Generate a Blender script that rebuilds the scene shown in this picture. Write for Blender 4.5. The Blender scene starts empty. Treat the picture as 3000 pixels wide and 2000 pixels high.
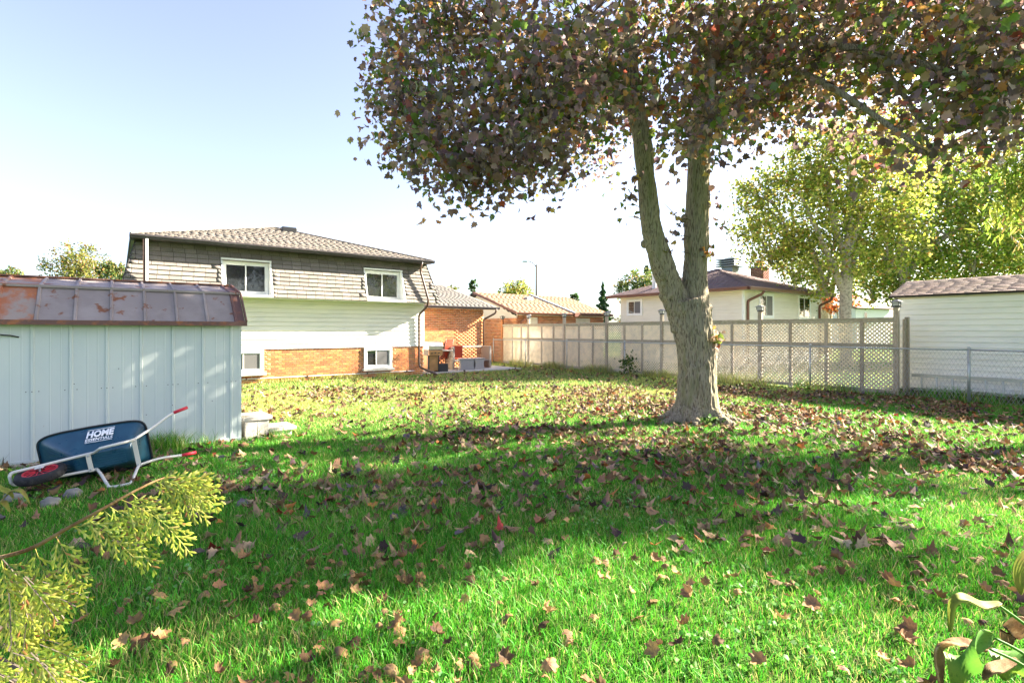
import bpy, bmesh, math, random
import numpy as np
from mathutils import Vector, Matrix, noise
random.seed(11)
rng = np.random.default_rng(11)
R = math.radians
scn = bpy.context.scene
col = scn.collection

# ------------------------------------------------------------------ camera, sky, sun, exposure
CAM_H = 1.6
YAW = math.atan2(.602, .798)
cd = bpy.data.cameras.new('camera'); cam = bpy.data.objects.new('camera', cd); col.objects.link(cam)
cam.location = (0, 0, CAM_H); cam.rotation_euler = (R(90), 0, -YAW)
cd.sensor_width = 36; cd.lens = 1531 / 3000 * 36; cd.shift_y = -.01
cd.clip_start = .05; cd.clip_end = 3000
scn.camera = cam

SUN = Vector((.95, -.31, 0)).normalized() * math.cos(R(29)) + Vector((0, 0, math.sin(R(29))))
w = bpy.data.worlds.new('World'); scn.world = w; w.use_nodes = True
nt = w.node_tree; bg = nt.nodes['Background']
sky = nt.nodes.new('ShaderNodeTexSky'); sky.sky_type = 'NISHITA'; sky.sun_disc = False
sky.sun_elevation = R(29); sky.sun_rotation = math.atan2(SUN.x, SUN.y)
sky.air_density = 1.0; sky.dust_density = 2.2; sky.ozone_density = 3; sky.altitude = 100
hs_ = nt.nodes.new('ShaderNodeHueSaturation'); hs_.inputs['Saturation'].default_value = .8; hs_.inputs['Hue'].default_value = .518
nt.links.new(sky.outputs[0], hs_.inputs['Color']); nt.links.new(hs_.outputs[0], bg.inputs[0]); bg.inputs[1].default_value = .055
sl = bpy.data.lights.new('sun', 'SUN'); so = bpy.data.objects.new('sun', sl); col.objects.link(so)
sl.energy = 5.0; sl.angle = R(.55); sl.color = (1, .92, .78)
so.rotation_euler = SUN.to_track_quat('Z', 'Y').to_euler(); so.location = (20, -6, 20)
scn.view_settings.view_transform = 'Standard'; scn.view_settings.look = 'None'
scn.view_settings.exposure = 3.0; scn.view_settings.gamma = 1
scn.cycles.max_bounces = 6; scn.cycles.transparent_max_bounces = 8

# ------------------------------------------------------------------ helpers
FPX = 1531.
CX, CY = .798, .602
def at(u, v, d):
    """world point seen at photo pixel (u, v) at depth d metres"""
    X = (u - 1500) / FPX * d; Z = CAM_H - (v - 970) / FPX * d
    return Vector((CX * X + CY * d, -CY * X + CX * d, Z))
def depth(p): return CY * p[0] + CX * p[1]
def pix(p):
    d = CY * p[0] + CX * p[1]; X = CX * p[0] - CY * p[1]
    return 1500 + FPX * X / d, 970 + FPX * (CAM_H - p[2]) / d

def tag(o, label=None, cat=None, group=None, kind=None):
    if label: o['label'] = label
    if cat: o['category'] = cat
    if group: o['group'] = group
    if kind: o['kind'] = kind
    return o
def thing(name, label, cat, loc=(0, 0, 0), rz=0, group=None):
    o = bpy.data.objects.new(name, None); col.objects.link(o)
    o.location = loc; o.rotation_euler.z = rz; o.empty_display_size = .2
    return tag(o, label, cat, group)
def link(name, me, parent=None, mx=None, kind=None):
    o = bpy.data.objects.new(name, me); col.objects.link(o)
    if parent is not None: o.parent = parent
    if mx is not None: o.matrix_local = mx
    if kind: o['kind'] = kind
    return o

class MB:
    """collects solids into one mesh; T maps local to parent space"""
    def __init__(s, T=None): s.v = []; s.f = []; s.T = T
    def add(s, vs, fs):
        n = len(s.v)
        for p in vs:
            p = Vector(p); s.v.append(s.T @ p if s.T else p)
        s.f += [tuple(i + n for i in f) for f in fs]; return s
    def box(s, x0, x1, y0, y1, z0, z1):
        return s.add([(x0,y0,z0),(x1,y0,z0),(x1,y1,z0),(x0,y1,z0),(x0,y0,z1),(x1,y0,z1),(x1,y1,z1),(x0,y1,z1)],
                     [(0,3,2,1),(4,5,6,7),(0,1,5,4),(1,2,6,5),(2,3,7,6),(3,0,4,7)])
    def prism(s, poly, d):
        """extrude a planar polygon (list of 3d points) by vector d"""
        n = len(poly); d = Vector(d)
        return s.add([Vector(p) for p in poly] + [Vector(p) + d for p in poly],
                     [tuple(range(n))[::-1], tuple(range(n, 2*n))] + [(i, (i+1) % n, n + (i+1) % n, n + i) for i in range(n)])
    def bar(s, p, q, w, h=None, up=(0, 0, 1)):
        p, q = Vector(p), Vector(q); h = h or w; d = (q - p).normalized(); up = Vector(up)
        if abs(d.dot(up)) > .98: up = Vector((1, 0, 0))
        r = d.cross(up).normalized() * w / 2; u = r.cross(d).normalized() * h / 2
        return s.prism([p - r - u, p + r - u, p + r + u, p - r + u], q - p)
    def tube(s, pts, rad, n=8, cap=True, closed=False):
        pts = [Vector(p) for p in pts]; m = len(pts)
        if not hasattr(rad, '__len__'): rad = [rad] * m
        prev = None; vs = []
        for i, p in enumerate(pts):
            if closed: t = (pts[(i+1) % m] - pts[i-1]).normalized()
            else: t = (pts[min(i+1, m-1)] - pts[max(i-1, 0)]).normalized()
            if prev is None:
                a = Vector((0, 0, 1)) if abs(t.z) < .9 else Vector((1, 0, 0)); x = t.cross(a).normalized()
            else:
                x = (prev - t * prev.dot(t)).normalized()
            prev = x; y = t.cross(x)
            vs += [p + (x * math.cos(2*math.pi*k/n) + y * math.sin(2*math.pi*k/n)) * rad[i] for k in range(n)]
        fs = []
        for i in range(m if closed else m - 1):
            j = (i + 1) % m
            fs += [(i*n+k, i*n+(k+1) % n, j*n+(k+1) % n, j*n+k) for k in range(n)]
        if cap and not closed: fs += [tuple(range(n))[::-1], tuple(range((m-1)*n, m*n))]
        return s.add(vs, fs)
    def lathe(s, prof, n=16, c=(0, 0, 0), ax=None):
        """prof: list of (r, z) around +Z at c"""
        M = Matrix.Identity(3) if ax is None else Vector(ax).to_track_quat('Z', 'Y').to_matrix()
        vs = []; c = Vector(c)
        for r, z in prof: vs += [c + M @ Vector((r*math.cos(2*math.pi*k/n), r*math.sin(2*math.pi*k/n), z)) for k in range(n)]
        fs = [(i*n+k, i*n+(k+1) % n, (i+1)*n+(k+1) % n, (i+1)*n+k) for i in range(len(prof)-1) for k in range(n)]
        fs += [tuple(range(n))[::-1], tuple(range((len(prof)-1)*n, len(prof)*n))]
        return s.add(vs, fs)
    def ring(s, x0, x1, z0, z1, t, y0, y1, tb=None):
        """rectangular frame in the xz plane, y0..y1 deep"""
        tb = t if tb is None else tb
        o = [(x0, z0), (x1, z0), (x1, z1), (x0, z1)]; i = [(x0+t, z0+tb), (x1-t, z0+tb), (x1-t, z1-t), (x0+t, z1-t)]
        vs = [(x, y, z) for y in (y0, y1) for q in (o, i) for x, z in q]; fs = []
        for k in range(4):
            j = (k+1) % 4
            fs += [(k, j, 4+j, 4+k), (8+k, 12+k, 12+j, 8+j), (k, 8+k, 8+j, j), (4+k, 4+j, 12+j, 12+k)]
        return s.add(vs, fs)
    def mesh(s, name, mt, smooth=False, bevel=0):
        me = bpy.data.meshes.new(name); me.from_pydata([tuple(p) for p in s.v], [], s.f)
        bm = bmesh.new(); bm.from_mesh(me)
        bmesh.ops.recalc_face_normals(bm, faces=bm.faces)
        if bevel: bmesh.ops.bevel(bm, geom=bm.edges, offset=bevel, segments=2, profile=.5, affect='EDGES')
        bm.to_mesh(me); bm.free()
        if smooth:
            me.polygons.foreach_set('use_smooth', [True] * len(me.polygons))
        me.materials.append(mt); return me
    def build(s, name, mt, parent=None, smooth=False, bevel=0, kind=None):
        return link(name, s.mesh(name, mt, smooth, bevel), parent, kind=kind)

def np_mesh(name, V, F, mt, cols=None, smooth=False):
    V = np.ascontiguousarray(V, np.float32); F = np.ascontiguousarray(F, np.int32); k = F.shape[1]
    me = bpy.data.meshes.new(name); me.vertices.add(len(V)); me.vertices.foreach_set('co', V.ravel())
    me.loops.add(F.size); me.loops.foreach_set('vertex_index', F.ravel())
    me.polygons.add(len(F)); me.polygons.foreach_set('loop_start', np.arange(0, F.size, k, dtype=np.int32))
    if smooth: me.polygons.foreach_set('use_smooth', np.ones(len(F), bool))
    me.update(calc_edges=True)
    if cols is not None:
        c4 = np.ones((len(V), 4), np.float32); c4[:, :3] = cols
        a = me.color_attributes.new('Col', 'FLOAT_COLOR', 'POINT'); a.data.foreach_set('color', c4.ravel())
    me.materials.append(mt); return me
def scatter(tv, tf, pos, rot, sc):
    """copies of a template (tv, tf) at pos with 3x3 rot and scale"""
    n, m = len(pos), len(tv)
    V = np.einsum('nij,mj->nmi', rot, tv) * np.reshape(sc, (-1, 1, 1)) + pos[:, None, :]
    F = tf[None] + (np.arange(n) * m)[:, None, None]
    return V.reshape(-1, 3), F.reshape(-1, tf.shape[1])
def euler(rx, ry, rz):
    cx, sx, cy, sy, cz, sz = np.cos(rx), np.sin(rx), np.cos(ry), np.sin(ry), np.cos(rz), np.sin(rz)
    o, i = np.zeros_like(rx), np.ones_like(rx)
    X = np.stack([i,o,o, o,cx,-sx, o,sx,cx], -1).reshape(-1,3,3)
    Y = np.stack([cy,o,sy, o,i,o, -sy,o,cy], -1).reshape(-1,3,3)
    Z = np.stack([cz,-sz,o, sz,cz,o, o,o,i], -1).reshape(-1,3,3)
    return Z @ Y @ X
def cat_meshes(parts):
    Vs, Fs, Cs, n = [], [], [], 0
    for V, F, C in parts:
        Vs.append(V); Fs.append(F + n); Cs.append(C); n += len(V)
    return np.concatenate(Vs), np.concatenate(Fs), np.concatenate(Cs)

# ------------------------------------------------------------------ materials
def mat(name, c, rough=.7, metal=0, spec=.4, attr=False, objvar=0, nz=None, nz2=None, bump=None, transl=0, stretch=(1,1,1), coat=0, tint=None, rvar=0):
    """c base colour; nz/nz2 = (scale, colour, lo, hi) noise patches of another colour; bump = (scale, strength, detail)"""
    m = bpy.data.materials.new(name); m.use_nodes = True; t = m.node_tree; N, L = t.nodes, t.links
    b = N['Principled BSDF']; b.inputs['Roughness'].default_value = rough; b.inputs['Metallic'].default_value = metal
    b.inputs['Specular IOR Level'].default_value = spec; b.inputs['Coat Weight'].default_value = coat
    tc = N.new('ShaderNodeTexCoord'); mp = N.new('ShaderNodeMapping'); mp.inputs['Scale'].default_value = stretch
    if objvar:
        oi = N.new('ShaderNodeObjectInfo'); ad = N.new('ShaderNodeVectorMath'); ad.operation = 'MULTIPLY_ADD'
        L.new(oi.outputs['Location'], ad.inputs[0]); ad.inputs[1].default_value = (1.7, 1.3, 2.1); L.new(tc.outputs['Object'], ad.inputs[2])
        L.new(ad.outputs[0], mp.inputs[0])
    else: L.new(tc.outputs['Object'], mp.inputs[0])
    if attr:
        at_ = N.new('ShaderNodeAttribute'); at_.attribute_name = 'Col'; out = at_.outputs['Color']
    else:
        rg = N.new('ShaderNodeRGB'); rg.outputs[0].default_value = (*c, 1); out = rg.outputs[0]
    for q in (nz, nz2):
        if not q: continue
        n = N.new('ShaderNodeTexNoise'); n.inputs['Scale'].default_value = q[0]; n.inputs['Detail'].default_value = 6; n.inputs['Roughness'].default_value = .62
        L.new(mp.outputs[0], n.inputs['Vector'])
        mr = N.new('ShaderNodeMapRange'); mr.inputs[1].default_value = q[2]; mr.inputs[2].default_value = q[3]; L.new(n.outputs[0], mr.inputs[0])
        mx = N.new('ShaderNodeMix'); mx.data_type = 'RGBA'; L.new(mr.outputs[0], mx.inputs[0]); L.new(out, mx.inputs[6]); mx.inputs[7].default_value = (*q[1], 1); out = mx.outputs[2]
    if objvar:
        mr = N.new('ShaderNodeMapRange'); mr.inputs[3].default_value = 1 - objvar; mr.inputs[4].default_value = 1 + objvar; L.new(oi.outputs['Random'], mr.inputs[0])
        hs = N.new('ShaderNodeHueSaturation'); L.new(mr.outputs[0], hs.inputs['Value']); L.new(out, hs.inputs['Color'])
        if tint:
            m2 = N.new('ShaderNodeMath'); m2.operation = 'MULTIPLY_ADD'; m2.inputs[1].default_value = tint; m2.inputs[2].default_value = .5 - tint/2
            fr = N.new('ShaderNodeMath'); fr.operation = 'FRACT'; m7 = N.new('ShaderNodeMath'); m7.operation = 'MULTIPLY'; m7.inputs[1].default_value = 7.3
            L.new(oi.outputs['Random'], m7.inputs[0]); L.new(m7.outputs[0], fr.inputs[0]); L.new(fr.outputs[0], m2.inputs[0]); L.new(m2.outputs[0], hs.inputs['Hue'])
        out = hs.outputs[0]
    L.new(out, b.inputs['Base Color'])
    if rvar:
        n = N.new('ShaderNodeTexNoise'); n.inputs['Scale'].default_value = 9; n.inputs['Detail'].default_value = 5; L.new(mp.outputs[0], n.inputs['Vector'])
        mr = N.new('ShaderNodeMapRange'); mr.inputs[1].default_value = .3; mr.inputs[2].default_value = .7; mr.inputs[3].default_value = rough - rvar; mr.inputs[4].default_value = rough + rvar
        L.new(n.outputs[0], mr.inputs[0]); L.new(mr.outputs[0], b.inputs['Roughness'])
    if bump:
        n = N.new('ShaderNodeTexNoise'); n.inputs['Scale'].default_value = bump[0]; n.inputs['Detail'].default_value = bump[2] if len(bump) > 2 else 4
        L.new(mp.outputs[0], n.inputs['Vector']); bp = N.new('ShaderNodeBump'); bp.inputs['Strength'].default_value = bump[1]; bp.inputs['Distance'].default_value = .02
        L.new(n.outputs[0], bp.inputs['Height']); L.new(bp.outputs[0], b.inputs['Normal'])
    if transl:
        tr = N.new('ShaderNodeBsdfTranslucent'); L.new(out, tr.inputs[0]); ms = N.new('ShaderNodeMixShader'); ms.inputs[0].default_value = transl
        L.new(b.outputs[0], ms.inputs[1]); L.new(tr.outputs[0], ms.inputs[2]); L.new(ms.outputs[0], N['Material Output'].inputs[0])
    return m

BRK = dict(rough=.9, spec=.15, objvar=.3, tint=.02, nz=(30, (.33, .14, .07), .45, .75), bump=(60, .35))
M = {
 'brick': mat('brick', (.5, .195, .07), **BRK),
 'brick_s': mat('brick_stuff', (.5, .2, .08), rough=.9, spec=.15, attr=True, nz=(30, (.33, .14, .07), .45, .75), bump=(60, .35)),
 'mortar': mat('mortar', (.72, .63, .52), rough=.95, spec=.1, bump=(80, .3), nz=(5, (.5, .45, .38), .4, .7)),
 'siding': mat('siding', (.74, .71, .6), rough=.45, spec=.4, objvar=.03, nz=(1.2, (.62, .61, .54), .45, .75), stretch=(1, 1, 6)),
 'cream': mat('cream_siding', (.72, .67, .55), rough=.5, spec=.35, objvar=.03, nz=(1.5, (.66, .6, .48), .45, .75), stretch=(1, 1, 5)),
 'shedwhite': mat('white_shed_siding', (.86, .85, .81), rough=.45, spec=.4, objvar=.035, nz=(1.4, (.74, .75, .73), .45, .75), stretch=(1, 1, 5)),
 'trim': mat('white_trim', (.76, .76, .72), rough=.4, spec=.4, nz=(6, (.66, .66, .6), .5, .8)),
 'shingle': mat('grey_shingle', (.225, .198, .168), rough=.95, spec=.15, objvar=.15, tint=.015, nz=(90, (.14, .125, .112), .45, .62), nz2=(60, (.29, .255, .22), .52, .7), bump=(160, .5)),
 'shingle_s': mat('shingle_stuff', (.2, .178, .16), rough=.95, spec=.15, attr=True, nz=(90, (.13, .115, .105), .5, .7), bump=(160, .5)),
 'felt': mat('roof_underlay', (.06, .055, .055), rough=.95, spec=.1),
 'gutter': mat('dark_gutter', (.05, .042, .045), rough=.35, spec=.5, nz=(12, (.09, .08, .08), .5, .8)),
 'brown': mat('brown_gutter', (.16, .065, .04), rough=.4, spec=.45, nz=(9, (.11, .05, .035), .45, .8)),
 'spout': mat('brown_spout', (.09, .05, .035), rough=.4, spec=.45, nz=(9, (.13, .08, .06), .45, .8)),
 'soffit': mat('soffit', (.55, .5, .42), rough=.6),
 'glass': mat('window_glass', (.018, .02, .022), rough=.04, spec=.7, coat=.3),
 'blind': mat('window_blind', (.11, .105, .1), rough=.5, spec=.5),
 'stone': mat('stone_sill', (.5, .47, .42), rough=.95, spec=.1, bump=(40, .9), nz=(14, (.35, .33, .29), .45, .7)),
 'concrete': mat('concrete', (.45, .43, .4), rough=.9, spec=.2, bump=(50, .3), nz=(3, (.33, .31, .28), .4, .7)),
 'pvc': mat('white_conduit', (.62, .62, .6), rough=.4),
 'mint': mat('pale_painted_steel', (.6, .635, .59), rough=.38, spec=.5, objvar=.02, nz=(1.6, (.5, .56, .55), .45, .8), nz2=(40, (.36, .29, .21), .69, .8), stretch=(1, 1, .35), rvar=.08),
 'roofmetal': mat('weathered_roof_steel', (.27, .222, .2), rough=.68, spec=.25, objvar=.08, nz=(2.5, (.34, .285, .26), .45, .7), nz2=(6, (.22, .085, .04), .6, .66), rvar=.1, bump=(18, .05)),
 'rustroof': mat('rusted_roof_steel', (.3, .24, .2), rough=.7, spec=.3, objvar=.05, nz=(3.5, (.36, .13, .06), .42, .55), nz2=(5, (.5, .17, .04), .55, .66), bump=(30, .15)),
 'rustedge': mat('rusted_edge_trim', (.15, .075, .06), rough=.7, nz=(8, (.32, .12, .05), .5, .65), bump=(30, .15)),
 'screw': mat('dark_screw', (.06, .045, .04), rough=.6),
 'tubewhite': mat('cream_painted_tube', (.66, .63, .55), rough=.35, spec=.5, nz=(25, (.4, .33, .25), .68, .76)),
 'red': mat('red_plastic', (.62, .02, .04), rough=.4, spec=.5),
 'tray': mat('dark_blue_tray', (.012, .062, .105), rough=.34, spec=.5, nz=(6, (.018, .085, .13), .4, .7), nz2=(30, (.04, .1, .13), .62, .75), rvar=.1),
 'tyre': mat('black_rubber', (.02, .02, .022), rough=.75, spec=.3, nz=(20, (.06, .055, .05), .5, .75)),
 'black': mat('black_enamel', (.02, .02, .02), rough=.35),
 'print': mat('white_print', (.8, .8, .78), rough=.5),
 'wood': mat('weathered_wood', (.52, .44, .35), rough=.9, spec=.15, objvar=.12, nz=(14, (.29, .23, .17), .4, .65), nz2=(4, (.3, .31, .22), .55, .75), stretch=(6, 6, .8), bump=(30, .3)),
 'woodh': mat('weathered_rail_wood', (.52, .45, .35), rough=.9, spec=.15, objvar=.12, nz=(14, (.28, .24, .17), .4, .65), nz2=(4, (.26, .29, .19), .5, .72), stretch=(6, .8, 6), bump=(30, .3)),
 'lattice': mat('pale_lattice_wood', (.84, .7, .5), rough=.9, spec=.15, objvar=.06, nz=(6, (.62, .54, .42), .42, .7), bump=(40, .2)),
 'glowpost': mat('orange_post', (.5, .2, .07), rough=.8),  # end post's wood tinted orange to stand for the glow there
 'galv': mat('galvanised_steel', (.47, .49, .5), rough=.42, metal=.6, nz=(20, (.36, .38, .39), .4, .7)),
 'wire': mat('galvanised_wire', (.42, .43, .43), rough=.5, metal=.3),
 'alu': mat('ladder_aluminium', (.42, .44, .42), rough=.42, metal=.5, nz=(15, (.4, .42, .41), .45, .75)),
 'capmetal': mat('solar_cap_metal', (.1, .095, .095), rough=.45),
 'capglass': mat('solar_cap_lens', (.6, .6, .58), rough=.25),
 'steel': mat('stainless_steel', (.55, .53, .5), rough=.28, metal=.8, nz=(12, (.45, .43, .4), .45, .7)),
 'grillblack': mat('grill_black', (.03, .03, .032), rough=.45),
 'wicker': mat('wicker', (.36, .31, .26), rough=.8, nz=(60, (.22, .19, .16), .42, .6), stretch=(1, 1, 4), bump=(90, .7)),
 'wickerg': mat('grey_wicker', (.4, .38, .37), rough=.7, nz=(60, (.25, .24, .235), .42, .6), stretch=(1, 1, 4), bump=(90, .7)),
 'redchair': mat('red_chair', (.38, .05, .025), rough=.5),
 'bronze': mat('bronze_chair_tube', (.1, .045, .03), rough=.4, metal=.4),
 'glowsteel': mat('grill_front_brick_glow', (.4, .22, .1), rough=.4, metal=.6, nz=(4, (.3, .17, .08), .4, .7)),  # stainless front with the brick's orange reflection painted into its colour
 'clay': mat('clay_pot', (.62, .23, .05), rough=.8),
 'ventgrey': mat('grey_flue', (.2, .24, .24), rough=.4, metal=.3),
 'purpbrick': mat('purple_brown_brick', (.2, .1, .085), rough=.9, attr=True),
 'bark': mat('maple_bark', (.31, .262, .19), rough=.95, spec=.1, nz=(8, (.12, .095, .068), .5, .59), nz2=(1.1, (.2, .19, .1), .5, .72), stretch=(7, 7, .9), bump=(9, 1.0, 8)),
 'barkfar': mat('pale_bark', (.42, .36, .28), rough=.95, spec=.1, nz=(9, (.2, .17, .13), .45, .65), bump=(20, .6)),
 'twig': mat('twig_bark', (.12, .09, .07), rough=.9),
 'knot': mat('cut_knot', (.3, .29, .24), rough=.9, nz=(20, (.12, .1, .08), .5, .65), bump=(30, .5)),
 'leaf': mat('maple_leaf', (.1, .07, .04), rough=.38, spec=.5, attr=True, transl=.45, nz=(18, (.06, .04, .03), .6, .85)),
 'leaf1': mat('single_leaf', (.19, .125, .09), rough=.5, spec=.35, objvar=.6, tint=.12, transl=.35, nz=(18, (.04, .025, .02), .55, .8)),
 'dry': mat('dry_leaf', (.2, .13, .09), rough=.75, spec=.2, attr=True, transl=.12, nz=(25, (.08, .05, .04), .5, .75)),
 'dry1': mat('dry_leaf_single', (.24, .14, .055), rough=.75, spec=.2, objvar=.68, tint=.03, transl=.1, nz=(14, (.1, .06, .05), .48, .72)),
 'foliage': mat('foliage', (.1, .12, .02), rough=.55, spec=.3, attr=True, transl=.5),
 'grass': mat('grass_blades', (.06, .2, .02), rough=.5, spec=.25, attr=True, transl=.35),
 'cedar': mat('cedar_spray', (.22, .25, .02), rough=.55, spec=.3, attr=True, transl=.25),
 'hosta': mat('hosta_green', (.1, .25, .03), rough=.55, spec=.3, transl=.3, nz=(5, (.28, .33, .04), .5, .7), nz2=(40, (.05, .16, .02), .5, .7), stretch=(1, 1, 1)),
 'hostay': mat('hosta_yellowing', (.3, .33, .06), rough=.6, spec=.2, transl=.3, nz=(9, (.38, .24, .09), .48, .66), nz2=(40, (.2, .26, .04), .5, .7)),
 'hostat': mat('hosta_withered', (.3, .185, .085), rough=.8, spec=.2, transl=.25, nz=(14, (.16, .08, .035), .46, .62), nz2=(30, (.42, .3, .16), .55, .7), bump=(30, .3)),
 'rock': mat('grey_rock', (.2, .19, .17), rough=.95, bump=(12, .6), nz=(8, (.2, .2, .17), .45, .7)),
 'fieldstone': mat('beige_step_slab', (.56, .5, .42), rough=.85, spec=.2, nz=(9, (.42, .37, .31), .45, .7), bump=(60, .25)),
 'lampmetal': mat('lamp_pole', (.12, .1, .08), rough=.6),
 'antenna': mat('white_antenna', (.7, .7, .7), rough=.4),
 'housewhite': mat('far_white_wall', (.75, .72, .66), rough=.7),
 'farroof': mat('far_roof', (.25, .16, .12), rough=.9, nz=(20, (.18, .12, .1), .4, .6)),
 'debris': mat('brush_debris', (.1, .08, .06), rough=.95, attr=True),
}

# ------------------------------------------------------------------ builders for walls and roofs
def frame(o, U, N):
    U, N, o = Vector(U).normalized(), Vector(N).normalized(), Vector(o)
    return Matrix(((U.x, N.x, 0, o.x), (U.y, N.y, 0, o.y), (0, 0, 1, o.z), (0, 0, 0, 1)))
def box_arrays():
    v = np.array([(x, y, z) for z in (-.5, .5) for y in (-.5, .5) for x in (-.5, .5)], float)
    f = np.array([(0,2,3,1),(4,5,7,6),(0,1,5,4),(2,6,7,3),(0,4,6,2),(1,3,7,5)])
    return v, f
BV, BF = box_arrays()
def brick_wall(parent, T, width, z0, z1, holes=(), nobj=300, bl=.2, bh=.06, j=.015, base=(.5, .2, .08), var=.2, seen=None):
    """real bricks proud of a mortar sheet; the nobj nearest are parts of their own, the rest one part"""
    items = []; r = 0; z = z0 + j
    while z + bh <= z1 + .005:
        u = -(bl + j) * (.5 if r % 2 else 0)
        while u < width:
            a, b = max(u, 0), min(u + bl, width); zc = z + bh / 2
            segs = [(a, b)]
            for h in holes:
                if h[2] - .02 < zc < h[3] + .02:
                    ns = []
                    for p, q in segs:
                        if q <= h[0] or p >= h[1]: ns.append((p, q)); continue
                        if p < h[0]: ns.append((p, h[0]))
                        if q > h[1]: ns.append((h[1], q))
                    segs = ns
            for p, q in segs:
                if q - p > .03: items.append((p, q, zc))
            u += bl + j
        z += bh + j; r += 1
    me = MB().box(-bl/2, bl/2, -.02, .012, -bh/2, bh/2).mesh('brick', M['brick'])
    U = Vector((T[0][0], T[1][0], 0)); rot = Matrix.Rotation(math.atan2(U.y, U.x), 4, 'Z')
    Nn = Vector((T[0][1], T[1][1], 0))
    if (rot @ Vector((0, 1, 0))).dot(Nn) < 0: rot = rot @ Matrix.Rotation(math.pi, 4, 'Z')
    full = []
    for k, (p, q, zc) in enumerate(items):
        c = T @ Vector(((p+q)/2, 0, zc)); full.append((c.length if q - p > bl - .002 and (seen is None or seen(c)) else 1e9, k, c))
    full.sort(key=lambda t: (t[0], t[1])); own = set()
    for d, k, c in full[:nobj]:
        if d > 1e8: break
        own.add(k); link('brick', me, parent, Matrix.Translation(c) @ rot)
    ps, ss, cs = [], [], []
    for k, (p, q, zc) in enumerate(items):
        if k in own: continue
        ps.append(T @ Vector(((p+q)/2, -.004, zc))); ss.append((q - p, .032, bh)); cs.append(np.array(base) * (1 + var * rng.uniform(-1, 1)) * np.array([1, 1 + rng.uniform(-.06, .06), 1]))
    if ps:
        R3 = np.array(rot.to_3x3()); V = (BV[None] * np.array(ss)[:, None, :]) @ R3.T + np.array(ps)[:, None, :]
        F = BF[None] + (np.arange(len(ps)) * 8)[:, None, None]
        link('brickwork', np_mesh('brickwork', V.reshape(-1, 3), F.reshape(-1, 4), M['brick_s'], np.repeat(np.array(cs), 8, 0)), parent, kind='stuff')
def mortar_sheet(parent, T, u0, u1, z0, z1, d=.12, name='mortar'):
    return MB(T).box(u0, u1, -d, 0, z0, z1).build(name, M['mortar'], parent)
def siding(parent, T, u0, u1, z0, z1, expo, mt, holes=(), thick=.034):
    n = max(1, round((z1 - z0) / expo)); e = (z1 - z0) / n
    for i in range(n):
        z = z0 + i * e; segs = [(u0, u1)]
        for h in holes:
            if h[2] <= z + .02 and h[3] >= z + e - .02:
                ns = []
                for p, q in segs:
                    if q <= h[0] or p >= h[1]: ns.append((p, q)); continue
                    if p < h[0]: ns.append((p, h[0]))
                    if q > h[1]: ns.append((h[1], q))
                segs = ns
        for p, q in segs:
            c = T @ Vector(((p+q)/2, 0, z))
            T2 = T.copy(); T2.translation = (0, 0, 0)
            l = (q - p) / 2
            mb = MB(T2).prism([(-l, 0, 0), (-l, thick, 0), (-l, thick, .012), (-l, thick * .3, e - .001), (-l, 0, e - .001)], (2*l, 0, 0))
            link('siding_board', mb.mesh('siding_board', mt), parent, Matrix.Translation(c))
def shingle_face(parent, E0, E1, T0, T1, expo=.14, tab=.33, nobj=0, basecol=(.2, .178, .155), var=.15, holes=None, mt='shingle', mts='shingle_s', name='shingle', tk=.007, jit=.001):
    E0, E1, T0, T1 = map(Vector, (E0, E1, T0, T1)); U = (E1 - E0).normalized(); S = ((T0 + T1) / 2 - (E0 + E1) / 2); S = (S - U * S.dot(U)); L = S.length; S.normalize()
    Nn = U.cross(S)
    n = max(1, round(L / expo)); e = L / n
    me = None; cand = []; rest = []
    for i in range(n):
        t = i / n; a, b = E0.lerp(T0, t), E1.lerp(T1, t); ln = (b - a).dot(U)
        u = -tab * random.random()
        while u < ln:
            p, q = max(u, 0), min(u + tab * (.965 if nobj else .99), ln)
            if q - p > .03:
                segs = [(p, q)]
                for hx0, hx1, hz0, hz1 in holes or ():
                    zc = (a + S * e * .6).z
                    if hz0 - .06 < zc < hz1 + .04:
                        h0, h1 = hx0 - a.x, hx1 - a.x; ns = []
                        for s0, s1 in segs:
                            if s1 <= h0 or s0 >= h1: ns.append((s0, s1)); continue
                            if s0 < h0: ns.append((s0, h0))
                            if s1 > h1: ns.append((h1, s1))
                        segs = ns
                for s0, s1 in segs:
                    if s1 - s0 < .02: continue
                    (cand if s1 - s0 > tab * .96 and nobj else rest).append((a + U * ((s0 + s1) / 2), s1 - s0))
            u += tab
    cand.sort(key=lambda t: t[0].length); rest += cand[nobj:]; cand = cand[:nobj]
    Rm = Matrix((U, S, Nn)).transposed(); 
    def wedge(w): 
        h = w / 2
        return [(-h, 0, 0), (h, 0, 0), (h, 0, tk), (-h, 0, tk), (-h, e*1.01, -.004), (h, e*1.01, -.004), (h, e*1.01, .0005), (-h, e*1.01, .0005)]
    WF = [(0,1,2,3),(4,7,6,5),(3,2,6,7),(0,4,5,1),(1,5,6,2),(0,3,7,4)]
    if cand:
        me = MB().add(wedge(tab * .965), WF).mesh(name, M[mt])
        for c, wd in cand:
            link(name, me, parent, Matrix.Translation(c + Nn * random.uniform(0, jit)) @ Rm.to_4x4())
    if rest:
        V, C = [], []
        for c, wd in rest:
            k = 1 + var * random.uniform(-1, 1); cc = np.array(basecol) * k * np.array([1 + random.uniform(-.06, .06), 1, 1 + random.uniform(-.06, .08)])
            V += [c + Rm @ Vector(p) + Nn * random.uniform(0, jit) for p in wedge(wd)]; C += [cc] * 8
        F = np.array(WF)[None] + (np.arange(len(rest)) * 8)[:, None, None]
        link(name + '_courses', np_mesh(name + '_courses', np.array(V), F.reshape(-1, 4), M[mts], np.array(C)), parent, kind='stuff')
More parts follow.
